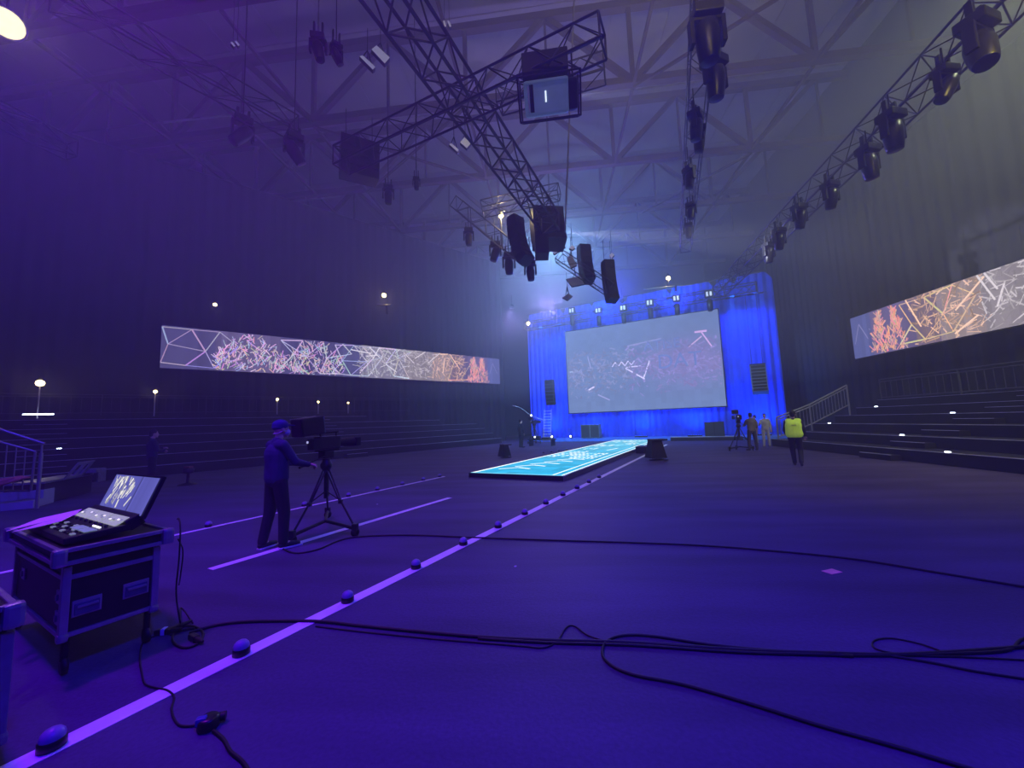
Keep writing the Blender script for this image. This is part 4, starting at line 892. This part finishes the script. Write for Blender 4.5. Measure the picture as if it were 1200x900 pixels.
# low dark things beside the runway and stands
def low_seat(label, p, rz, s=1.0):
    t = thing('covered_stool', label, 'stool', p, rz, 'low dark stools on the floor')
    MB().lathe([(.30 * s, 0), (.30 * s, .03), (.05, .05)], 16).build('foot_ring', BLACK, t); bar('pale_post', (.12 * s, -.1, .04), (.12 * s, -.1, .62 * s), .035, PALE, t)
    MB().box((-.10 * s, 0, .36 * s), (.55 * s, .45 * s, .56 * s), None, .62).build('black_cover', BLACK, t); MB().bbox((0, 0, .66 * s), (.5 * s, .42 * s, .06), .02).build('seat', BLACK, t)
low_seat('dark covered stool with a pale post beside the right end of the runway', G(772, 539), .3, 1.15)
low_seat('dark low stool with a pale post in front of the left stand', G(593, 536), .8, .9)
t = thing('equipment_box', 'small black box beside the middle of the runway', 'box', S(-.35, 14.6), SA); MB().bbox((0, 0, .14), (.45, .9, .28), .02).build('body', BLACK, t); MB().bbox((0, 0, .29), (.47, .92, .03), .008).build('lid', GLOSSB, t)
t = thing('floor_pedestal', 'small dark pedestal on the floor at left before the stand', 'pedestal', G(220, 568)); MB().lathe([(.28, 0), (.22, .04), (.05, .07), (.04, .35), (.14, .38), (.16, .50), (.08, .54)], 16).build('column', BLACK, t); MB().bbox((0, 0, .56), (.2, .16, .05), .01).build('cap', mat('dark_red_cap', (.2, .04, .05), .6), t)

# added housings for the wash lamps of the light plan
LLAB = ['unseen violet wash lamp high above the flight case', 'unseen deep blue wash lamp above the camera', 'unseen blue wash lamp high at the left behind the camera', 'added pale wash lamp under the roof behind the camera', 'added grey wash lamp above the right floor',
        'added roof uplight over the middle of the hall', 'added roof uplight over the right of the hall', 'added blue back light above the left end of the header truss', 'added blue back light above the middle of the header truss', 'added wash lamp above the left corner of the stage', 'added wide blue lamp hidden behind the big speaker block']
for (nm, lc, tg), lab in zip(LAMPS, LLAB):
    d = (tg - lc).normalized(); M = d.to_track_quat('Z', 'Y').to_matrix(); t = thing('added_wash_lamp', lab, 'stage light', lc - d * .40, 0, 'added wash lamps of the hall')
    MB().lathe([(.05, -.22), (.12, -.18), (.17, -.02), (.18, .02)], 16, M).build('housing', BLACK, t); MB().lathe([(.16, .021), (.02, .03)], 16, M).build('lens', GLOSSB, t)
    bar('hanging_rod', (0, 0, .1), (0, 0, 1.0), .015, BLACK, t)

# ------------------------------------------------------------------ people
SKIN = mat('skin', (.52, .34, .28), .55, 0, .06, 14); HAIR = mat('dark_hair', (.012, .010, .010), .7, 0, .2, 60, .3)
def blob(parts, voxel, smooth=3, name='blob'):
    """union of capsules and ellipsoids remeshed into one continuous surface"""
    bm = bmesh.new()
    for q in parts:
        if q[0] == 'c':
            _, a, b, r0, r1 = q; a, b = Vector(a), Vector(b); d = b - a; L_ = max(d.length, 1e-4); qt = d.to_track_quat('Z', 'Y'); n = 12
            prof = [(-1, 0)] + [(-math.cos(k * PI / 8), math.sin(k * PI / 8)) for k in (1, 2, 3)]
            rings = [(a, r0 * z, r0 * s) for z, s in prof[1:]] + [(a, 0, r0), (b, 0, r1)] + [(b, r1 * math.cos(k * PI / 8), r1 * math.sin(k * PI / 8)) for k in (3, 2, 1)]
            vs = []
            for c, dz, rr in rings: vs.append([bm.verts.new(c + qt @ Vector((math.cos(2 * PI * i / n) * rr, math.sin(2 * PI * i / n) * rr, dz))) for i in range(n)])
            for A, B in zip(vs[:-1], vs[1:]):
                for i in range(n): bm.faces.new((A[i], A[(i + 1) % n], B[(i + 1) % n], B[i]))
            bm.faces.new(list(reversed(vs[0]))); bm.faces.new(vs[-1])
        else:
            _, c, r3, M = q; k = len(bm.verts); ret = bmesh.ops.create_icosphere(bm, subdivisions=3, radius=1)
            for v in ret['verts']:
                p = Vector((v.co.x * r3[0], v.co.y * r3[1], v.co.z * r3[2])); v.co = (M @ p if M else p) + Vector(c)
    me = bpy.data.meshes.new(name); bm.to_mesh(me); bm.free()
    o = bpy.data.objects.new(name, me); COL.objects.link(o)
    md = o.modifiers.new('r', 'REMESH'); md.mode = 'VOXEL'; md.voxel_size = voxel; md.use_smooth_shade = True
    s = o.modifiers.new('s', 'SMOOTH'); s.iterations = smooth; s.factor = .5
    dg = bpy.context.evaluated_depsgraph_get(); out = bpy.data.meshes.new_from_object(o.evaluated_get(dg)); bpy.data.objects.remove(o); bpy.data.meshes.remove(me)
    out.name = name; out.polygons.foreach_set('use_smooth', [True] * len(out.polygons)); return out
def lp(a, b, t): return Vector(a).lerp(Vector(b), t)
def hand_parts(wr, dirn, palm_n, s, curl=.5, side=1, fine=True):
    """palm and five unequal fingers; dirn: forearm direction, palm_n: palm normal"""
    d = Vector(dirn).normalized(); n = Vector(palm_n); n = (n - d * n.dot(d)).normalized(); x = d.cross(n) * side; P = []
    c0 = Vector(wr); P.append(('c', c0, c0 + d * .035 * s, .024 * s, .026 * s))
    for k in range(4):
        off = (-.030 + .020 * k) * s; kn = c0 + d * .085 * s + x * off; P.append(('c', c0 + d * .02 * s + x * off * .6, kn, .016 * s, .0125 * s))
        L_ = [.070, .082, .078, .060][k] * s; a = .25 + curl * .5; p = kn
        for j, fr in enumerate((.42, .32, .26)):
            dd_ = (d * math.cos(a) + n * math.sin(a)); q = p + dd_ * L_ * fr; P.append(('c', p, q, (.0105 - .001 * j) * s, (.0098 - .001 * j) * s)); p = q; a += curl * 1.1
    b = c0 + d * .03 * s - x * .024 * s; m = b - x * .032 * s + d * .028 * s + n * .012 * s; e = m + d * .028 * s + n * (.014 + .012 * curl) * s - x * .006 * s
    P += [('c', b, m, .014 * s, .012 * s), ('c', m, e, .0115 * s, .0095 * s)]; return P
def person(label, loc, rz, J=None, H=1.75, top=(.02, .02, .10), legs=(.012, .012, .03), shoe=(.02, .02, .025), voxel=.012, sleeves=1.0, hair='short', group=None, bulk=1.0, sole=None, curl=(.4, .4), head_yaw=0, head_pitch=0, palm=((0, 0, -1), (0, 0, -1)), short_sleeve=False):
    k = H / 1.75; t = thing('person', label, 'person', loc, rz, group)
    D = dict(pel=(0, 0, .93), waist=(0, .0, 1.06), chest=(0, .0, 1.28), neck=(0, -.01, 1.46), head=(0, .02, 1.625), shL=(-.18, 0, 1.40), shR=(.18, 0, 1.40), elL=(-.24, -.02, 1.12), elR=(.24, -.02, 1.12), wrL=(-.25, .06, .88), wrR=(.25, .06, .88),
             hdL=(-.25, .10, .80), hdR=(.25, .10, .80), hiL=(-.095, 0, .90), hiR=(.095, 0, .90), knL=(-.11, .02, .49), knR=(.11, .02, .49), anL=(-.12, -.03, .085), anR=(.12, -.03, .085), toL=(-.14, .15, .03), toR=(.14, .15, .03))
    D.update(J or {}); D = {a: Vector(b) * k for a, b in D.items()}
    R = lambda v: v * k; Hm = Matrix.Rotation(head_yaw, 3, 'Z') @ Matrix.Rotation(head_pitch, 3, 'X')
    hc = D['head']; hp = lambda x, y, z: hc + Hm @ (Vector((x, y, z)) * k)
    body = [('e', hc + Hm @ Vector((0, -.005, .02)) * k, (R(.076), R(.094), R(.105)), Hm), ('e', hp(0, .035, -.055), (R(.052), R(.058), R(.058)), Hm), ('c', D['neck'] - Vector((0, 0, R(.05))), hp(0, -.01, -.04), R(.056), R(.052)),
            ('c', hp(0, .085, .012), hp(0, .108, -.026), R(.011), R(.017)), ('e', hp(0, .088, -.062), (R(.024), R(.012), R(.010)), Hm), ('e', hp(0, .074, -.098), (R(.026), R(.022), R(.018)), Hm),
            ('e', hp(-.078, -.005, -.01), (R(.012), R(.020), R(.032)), Hm), ('e', hp(.078, -.005, -.01), (R(.012), R(.020), R(.032)), Hm), ('e', hp(0, .078, .032), (R(.052), R(.014), R(.010)), Hm),
            ('c', D['pel'], D['waist'], R(.115), R(.105)), ('c', D['waist'], D['chest'], R(.10), R(.13)), ('c', lp(D['shL'], D['shR'], .2), lp(D['shL'], D['shR'], .8), R(.065), R(.065))]
    for s in 'LR':
        body += [('c', D['sh' + s], D['el' + s], R(.050), R(.040)), ('c', D['el' + s], D['wr' + s], R(.040), R(.026)), ('c', D['hi' + s], D['kn' + s], R(.082), R(.055)), ('c', D['kn' + s], D['an' + s], R(.052), R(.038)), ('c', D['an' + s], lp(D['an' + s], D['to' + s], .6), R(.036), R(.030))]
        body += hand_parts(D['wr' + s], D['hd' + s] - D['wr' + s], palm[0 if s == 'L' else 1], k * 1.02, curl[0 if s == 'L' else 1], -1 if s == 'L' else 1)
    me = blob(body, voxel, 2, 'body'); me.materials.clear(); me.materials.append(SKIN); b = link(bpy.data.objects.new('body', me), t)
    g = bulk; T = []
    T += [('c', D['pel'] + Vector((0, 0, R(.03))), D['waist'], R(.135 * g), R(.130 * g)), ('c', D['waist'], D['chest'], R(.128 * g), R(.150 * g)), ('c', lp(D['shL'], D['shR'], .12), lp(D['shL'], D['shR'], .88), R(.082), R(.082)), ('c', D['neck'] - Vector((0, 0, R(.06))), D['neck'] - Vector((0, 0, R(.01))), R(.085), R(.072))]
    for s_ in (-1, 1): T.append(('c', D['chest'] + Vector((s_ * R(.06), 0, 0)), D['pel'] + Vector((s_ * R(.055), 0, R(.02))), R(.115 * g), R(.120 * g)))
    for s in 'LR':
        T.append(('c', D['sh' + s], D['el' + s], R(.068), R(.055)))
        T.append(('c', D['el' + s], lp(D['el' + s], D['wr' + s], .25 if short_sleeve else .94), R(.055), R(.050 if short_sleeve else .040)))
    m = blob(T, voxel * 1.1, 4, 'jacket'); m.materials.clear(); m.materials.append(mat('cloth_%.2f_%.2f_%.2f' % top, top, .85, 0, .15, 10, .25)); link(bpy.data.objects.new('jacket', m), t)
    T = [('c', lp(D['hiL'], D['hiR'], .3) + Vector((0, 0, R(.04))), lp(D['hiL'], D['hiR'], .7) + Vector((0, 0, R(.04))), R(.118), R(.118))]
    for s in 'LR': T += [('c', D['hi' + s], D['kn' + s], R(.100), R(.078)), ('c', D['kn' + s], D['an' + s] + Vector((0, 0, R(.02))), R(.076), R(.062))]
    m = blob(T, voxel * 1.1, 4, 'trousers'); m.materials.clear(); m.materials.append(mat('cloth_%.3f_%.3f_%.3f' % legs, legs, .85, 0, .15, 10, .25)); link(bpy.data.objects.new('trousers', m), t)
    for s in 'LR':
        a, q = D['an' + s], D['to' + s]; z0 = min(q.z, .035)
        m = blob([('c', Vector((a.x, a.y, a.z - R(.035))) - (q - a).normalized() * R(.02), lp(a, q, .5) - Vector((0, 0, R(.01))), R(.045), R(.042)), ('c', lp(a, q, .45) - Vector((0, 0, R(.012))), q + Vector((0, 0, R(.008))), R(.045), R(.036)), ('c', a, a - Vector((0, 0, R(.02))), R(.046), R(.046))], .009, 2, 'shoe')
        m.materials.clear(); m.materials.append(mat('shoe_%.2f' % shoe[0], shoe, .6)); so_ = link(bpy.data.objects.new('shoe', m), t)
        if sole: d_ = (q - a); an_ = math.atan2(d_.y, d_.x); MB().bbox(lp(a, q, .5) * 1 + Vector((0, 0, -lp(a, q, .5).z + .014)), (R(.29), R(.095), .026), .01, Matrix.Rotation(an_, 3, 'Z')).build('sole', sole, so_)
    if hair == 'short':
        m = blob([('e', hp(0, -.022, .045), (R(.088), R(.098), R(.095)), Hm), ('e', hp(0, -.055, -.02), (R(.070), R(.060), R(.070)), Hm)], .010, 3, 'hair')
        m.materials.clear(); m.materials.append(HAIR); link(bpy.data.objects.new('hair', m), t)
    for s_ in (-1, 1):
        MB().lathe([(.001, -.006), (.008 * k, -.003), (.010 * k, .002), (.006 * k, .007), (.001, .009)], 10, Hm @ Matrix.Rotation(-PI / 2, 3, 'X'), hp(s_ * .031, .080, .012)).build('eye', mat('eye_white', (.6, .6, .62), .3), t)
    return t, D, hp, Hm
# cameraman
mp = G(322, 643); tp_ = G(377, 628)
face = math.atan2((tp_ - mp).y, (tp_ - mp).x) - PI / 2
J = dict(elR=(.23, .14, 1.16), wrR=(.17, .36, 1.10), hdR=(.16, .44, 1.09), elL=(-.20, .12, 1.14), wrL=(-.06, .34, 1.12), hdL=(-.02, .41, 1.12), anL=(-.13, -.10, .085), toL=(-.17, .08, .03), knL=(-.12, -.02, .49), anR=(.12, .05, .085), toR=(.15, .23, .03), knR=(.11, .06, .49), head=(0, .05, 1.62), neck=(0, .0, 1.46))
cm, D, hp, Hm = person('man in navy jacket, cap and face mask working the near camera', mp, face, J, 1.76, (.018, .020, .085), (.010, .010, .022), (.02, .02, .03), .008, hair=None, bulk=1.08, sole=mat('white_sole', (.8, .8, .82), .5), curl=(.7, .8), head_yaw=-.1, palm=((0, 0, -1), (0, 0, -1)))
m = blob([('e', hp(0, -.012, .062), (.092, .108, .082), Hm), ('e', hp(0, -.02, .03), (.088, .104, .05), Hm)], .009, 3, 'cap'); m.materials.clear(); m.materials.append(mat('navy_cap', (.02, .02, .16), .9, 0, .1, 20, .2)); cp = link(bpy.data.objects.new('cap', m), cm)
MB().bbox(hp(0, .115, .055), (.13, .09, .012), .005, Hm @ Matrix.Rotation(-.15, 3, 'X')).build('visor', mat('navy_cap', (.02, .02, .16)), cp)
m = blob([('e', hp(0, .062, -.045), (.060, .060, .052), Hm)], .008, 2, 'mask'); m.materials.clear(); m.materials.append(mat('face_mask', (.55, .52, .60), .8)); mk = link(bpy.data.objects.new('face_mask', m), cm)
MB().path([hp(-.05, .06, -.03), hp(-.082, .0, -.02), hp(-.07, -.06, -.05), hp(-.0, -.10, -.06), hp(.07, -.06, -.05), hp(.082, .0, -.02), hp(.05, .06, -.03)], .007, 6).build('strap', mat('face_mask', (.55, .52, .60)), mk)
# vest man, walking away
vp = G(935, 546); aw = math.atan2(vp.y, vp.x) - PI / 2
J = dict(anL=(-.07, .16, .085), toL=(-.09, .33, .04), knL=(-.09, .14, .50), anR=(.10, -.20, .13), toR=(.11, -.05, .03), knR=(.11, .04, .49), elR=(.25, -.06, 1.14), wrR=(.26, .08, .93), hdR=(.26, .15, .87), elL=(-.25, .02, 1.13), wrL=(-.22, .16, 1.0), hdL=(-.2, .23, .96))
vm, D, hp, Hm = person('man in a bright yellow green vest walking away towards the stage', vp, aw, J, 1.66, (.012, .012, .02), (.010, .010, .022), (.03, .03, .035), .012, hair='short', bulk=1.06)
T = [('c', D['waist'] + Vector((s * .06, 0, -.01)), D['chest'] + Vector((s * .06, 0, .0)), .166, .168) for s in (-1, 1)] + [('c', D['pel'] + Vector((s * .07, 0, .09)), D['waist'] + Vector((s * .06, 0, 0)), .160, .164) for s in (-1, 1)] + [('c', D['pel'] + Vector((0, 0, .09)), D['chest'], .172, .172)] + [('c', lp(D['shL'], D['shR'], .14), lp(D['shL'], D['shR'], .86), .096, .096)]
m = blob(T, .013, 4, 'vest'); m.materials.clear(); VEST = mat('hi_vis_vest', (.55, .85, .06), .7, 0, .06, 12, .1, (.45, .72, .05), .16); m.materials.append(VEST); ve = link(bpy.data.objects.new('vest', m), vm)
vv = [tuple(v.co) for v in m.vertices]; pb_ = MB()
for x0, x1, z, hh in ((-.05, .075, 1.225, .016), (-.045, .005, 1.203, .010), (.02, .07, 1.203, .010)):
    x = x0
    while x < x1:
        near = [q[1] for q in vv if abs(q[0] - x) < .014 and abs(q[2] - z) < .016 and q[1] < 0]
        if near: pb_.box((x, min(near) - .003, z), (.0135, .006, hh))
        x += .0125
pb_.build('back_print', mat('faded_print', (.24, .36, .08), .8), ve)
# far right operator and companions
op = G(883, 528); oa = math.atan2(op.y, op.x) - PI / 2 + .5
J = dict(elL=(-.24, .14, 1.16), wrL=(-.14, .36, 1.14), hdL=(-.13, .44, 1.14), anL=(-.17, 0, .085), anR=(.17, 0, .085), toL=(-.2, .17, .03), toR=(.2, .17, .03), knL=(-.15, .02, .49), knR=(.15, .02, .49))
person('man in a grey brown shirt standing at the far camera on the right', op, oa, J, 1.66, (.14, .12, .12), (.04, .035, .06), (.02, .02, .02), .014, short_sleeve=True)
p1 = G(899, 523); person('person in pale clothes and dark headgear standing before the right stand', p1, 2.6, dict(elR=(.26, .1, 1.14), wrR=(.2, .25, 1.2), hdR=(.19, .32, 1.24)), 1.6, (.42, .42, .52), (.38, .38, .5), (.3, .3, .3), .014)
p2 = G(892, 521); person('second person in pale clothes half hidden behind the camera operator', p2 + Vector((0, .4, 0)), 1.2, None, 1.55, (.30, .32, .50), (.25, .27, .45), (.2, .2, .2), .016)
# far left operator
p3 = G(611, 524.5); person('man in black standing beside the equipment left of the curtain', p3, -.9, None, 1.80, (.012, .014, .02), (.012, .014, .02), (.015, .015, .02), .016)
# dark figure behind the console screen
p4 = G(176, 573); person('dim person in dark blue standing behind the console screen', p4, -.6, dict(elL=(-.22, .1, 1.14), wrL=(-.05, .26, 1.18), hdL=(.02, .3, 1.2), elR=(.22, .1, 1.14), wrR=(.05, .27, 1.12), hdR=(-.02, .3, 1.1)), 1.80, (.012, .012, .05), (.010, .010, .02), (.03, .03, .03), .013, sole=mat('white_sole', (.8, .8, .82), .5))
# ------------------------------------------------------------------ camera tripods
def tripod_camera(label, p, rz, feet, hh, s=1.0, dolly=True, arm=True, lit=None):
    """feet: three foot points relative to p"""
    t = thing('camera_tripod', 'wheeled tripod ' + label, 'tripod', p, 0, 'wheeled camera tripods')
    hub = Vector((0, 0, hh)); F = [Vector(f) for f in feet]
    for f in F:
        d = (f - hub); a = hub + d * .06; mid = hub + d * .52; nrm = Vector((-d.y, d.x, 0)).normalized() * .022 * s
        lg = bar('upper_leg', a + nrm, mid + nrm * .6, .012 * s, BLACK, t); bar('upper_leg', a - nrm, mid - nrm * .6, .012 * s, BLACK, t); bar('lower_leg', hub + d * .45, f + Vector((0, 0, .13)), .014 * s, BLACK, t)
        MB().bbox(mid, (.05 * s, .05 * s, .05 * s), .01).build('leg_clamp', GLOSSB, t)
        bar('spreader_arm', f * .98 + Vector((0, 0, .12)), F[0] * .34 + F[1] * .33 + F[2] * .33 + Vector((0, 0, .17)), .022 * s, BLACK, t)
        bar('brace', hub + d * .5, Vector((0, 0, hh * .62)), .008 * s, BLACK, t)
        w_ = MB().lathe([(.012, -.022), (.062, -.02), (.066, 0), (.062, .02), (.012, .022)], 16, Matrix.Rotation(PI / 2, 3, 'Y') @ Matrix.Rotation(.6, 3, 'X'), f + Vector((0, 0, .066))).build('wheel', CABLE, t)
        MB().bbox(f + Vector((0, 0, .14)), (.07 * s, .07 * s, .09 * s), .015).build('wheel_bracket', GLOSSB, t)
    MB().lathe([(.028 * s, 0), (.028 * s, .42)], 12, None, (0, 0, hh - .5)).build('centre_column', BLACK, t)
    MB().lathe([(.05 * s, -.06), (.075 * s, -.02), (.08 * s, .03), (.055 * s, .08), (.05 * s, .12)], 16, None, (0, 0, hh)).build('bowl', GLOSSB, t)
    c = thing('video_camera', 'video camera ' + label, 'camera', Vector(p) + Vector((0, 0, hh + .12)), rz, 'video cameras on tripods')
    hd = MB().bbox((0, 0, .055 * s), (.13 * s, .17 * s, .10 * s), .02).build('fluid_head', GLOSSB, c); MB().bbox((0, .02, .115 * s), (.10 * s, .34 * s, .022 * s), .005).build('camera_plate', BLACK, c)
    bd = MB().bbox((0, .02, .22 * s), (.13 * s, .36 * s, .18 * s), .02).build('camera_body', GLOSSB, c)
    MB().lathe([(.055 * s, 0), (.06 * s, .10 * s), (.07 * s, .20 * s), (.075 * s, .30 * s)], 16, Matrix.Rotation(-PI / 2, 3, 'X'), (0, .19 * s, .21 * s)).build('lens', BLACK, bd); MB().bbox((0, .52 * s, .21 * s), (.18 * s, .10 * s, .13 * s), .02).build('lens_hood', BLACK, bd)
    bar('carry_handle', (0, -.12 * s, .36 * s), (0, .2 * s, .37 * s), .016 * s, BLACK, c); bar('handle_post', (0, -.1 * s, .30 * s), (0, -.1 * s, .36 * s), .012, BLACK, c); bar('handle_post', (0, .17 * s, .30 * s), (0, .17 * s, .37 * s), .012, BLACK, c)
    vf = MB().bbox((-.10 * s, -.20 * s, .40 * s), (.20 * s, .14 * s, .14 * s), .015).build('viewfinder', GLOSSB, c); bar('viewfinder_arm', (0, .0, .36 * s), (-.08 * s, -.15 * s, .40 * s), .012, BLACK, c)
    MB().bbox((-.10 * s, -.275 * s, .40 * s), (.16 * s, .01, .10 * s), .003).build('viewfinder_hood', BLACK, vf)
    MB().bbox((.02 * s, -.22 * s, .21 * s), (.12 * s, .12 * s, .15 * s), .012).build('battery', BLACK, c)
    if arm: bar('pan_handle', (.05 * s, -.06, .05), (.10 * s, -.48 * s, -.06), .011, BLACK, c); bar('pan_grip', (.10 * s, -.40 * s, -.04), (.115 * s, -.52 * s, -.075), .018, CABLE, c)
    mk_ = mat('camera_marker', (.8, .8, .85), .4, 0, 0, 5, 0, (.6, .62, .8), .7)
    MB().bbox((-.068 * s, .02, .26 * s), (.004, .03 * s, .02 * s), .001).build('label_plate', mk_, bd); MB().bbox((-.03 * s, -.285 * s, .24 * s), (.03 * s, .006, .03 * s), .001).build('indicator', mk_, bd)
    return t, c
cp_ = Vector((tp_.x, tp_.y, 0)); hub_xy = G(376, 620)
A_, B_, C_ = G(342, 638), G(416, 629), G(384, 607)
cent = (A_ + B_ + C_) / 3
ca = math.atan2((cent - mp).y, (cent - mp).x) - PI / 2
tripod_camera('used by the man in the navy jacket', cent, ca + .0, [A_ - cent, B_ - cent, C_ - cent], 1.02, 1.15)
# hood over the viewfinder, seen as a dark slab rising to the right of the cap
t = thing('sun_hood', 'long dark hood fixed over the near camera, rising to the right of the cap', 'camera hood', cent + Vector((0, 0, 1.50)), ca)
MB().bbox((-.05, -.30, .16), (.24, .44, .28), .03, Matrix.Rotation(.12, 3, 'X')).build('hood_shell', GLOSSB, t); bar('hood_bracket', (-.05, -.05, -.02), (-.05, -.1, .06), .014, BLACK, t); bar('top_edge', (-.18, -.52, .27), (-.18, -.06, .33), .006, ALU, t)
q = G(868, 528); fr_ = .45; tripod_camera('at the far right before the curtain', q, oa - .3, [(-.5, -.1, 0), (.42, -.22, 0), (.05, .5, 0)], 1.08, 1.3)
q = G(627, 520); tripod_camera('at the far left of the curtain', q, -.5, [(-.5, -.1, 0), (.42, -.22, 0), (.05, .5, 0)], 1.2, 1.4)
t = thing('boom_arm', 'thin curved boom arm with a small light above the far left tripod', 'boom', q + Vector((0, 0, 1.3)))
MB().path(catmull([(-1.6, 0, 1.6), (-.9, 0, 1.35), (-.2, 0, .8), (.9, 0, .35)], 6), .03, 6).build('arm', ALU, t); MB().lathe([(.02, -.06), (.06, 0), (.02, .06)], 10, None, (-.2, -.05, .8)).build('lamp', LAMPC, t)
t = thing('equipment_desk', 'low desk of black equipment beside the far left operator', 'desk', G(625, 523) + Vector((.3, .4, 0)), SA); MB().bbox((.3, 0, .42), (1.8, .7, .06), .01).build('desk_top', BLACK, t)
for x in (-.5, 1.1): MB().bbox((x, 0, .2), (.06, .6, .40), .01).build('leg', BLACK, t)
MB().bbox((-.1, 0, .55), (.5, .4, .22), .02).build('rack_unit', GLOSSB, t); MB().bbox((.6, 0, .50), (.5, .4, .12), .02).build('rack_unit', GLOSSB, t)
MB().lathe([(.05, 0), (.05, .02)], 10, Matrix.Rotation(PI / 2, 3, 'X'), (-.1, -.24, .6)).build('indicator_lamp', LAMPC, t)

# ------------------------------------------------------------------ haze that fills the hall, thin near the floor and thicker under the roof
def haze_box(name, z0, z1, density, parent=None):
    o = MB().box(((X0 + X1) / 2, (Y0 + Y1) / 2, (z0 + z1) / 2), (X1 - X0 - .3, Y1 - Y0 - .3, z1 - z0)).build(name, None, parent)
    m = bpy.data.materials.new('stage_haze'); m.use_nodes = True; N = m.node_tree.nodes; L = m.node_tree.links
    N.remove(N['Principled BSDF']); vs = N.new('ShaderNodeVolumeScatter'); vs.inputs['Density'].default_value = density; vs.inputs['Color'].default_value = (.9, .93, 1, 1); vs.inputs['Anisotropy'].default_value = .15
    L.new(vs.outputs[0], N['Material Output'].inputs['Volume']); o.data.materials.append(m); return stuff(o)
hz = tag(haze_box('haze', 7.502, ZR - .05, HAZE_DENSITY * 1.15), 'bluish stage haze hanging in the hall, thicker under the roof', 'haze')
haze_box('haze_layer', 3.501, 7.5, HAZE_DENSITY * .75, hz); haze_box('haze_layer', .02, 3.5, HAZE_DENSITY * .32, hz)
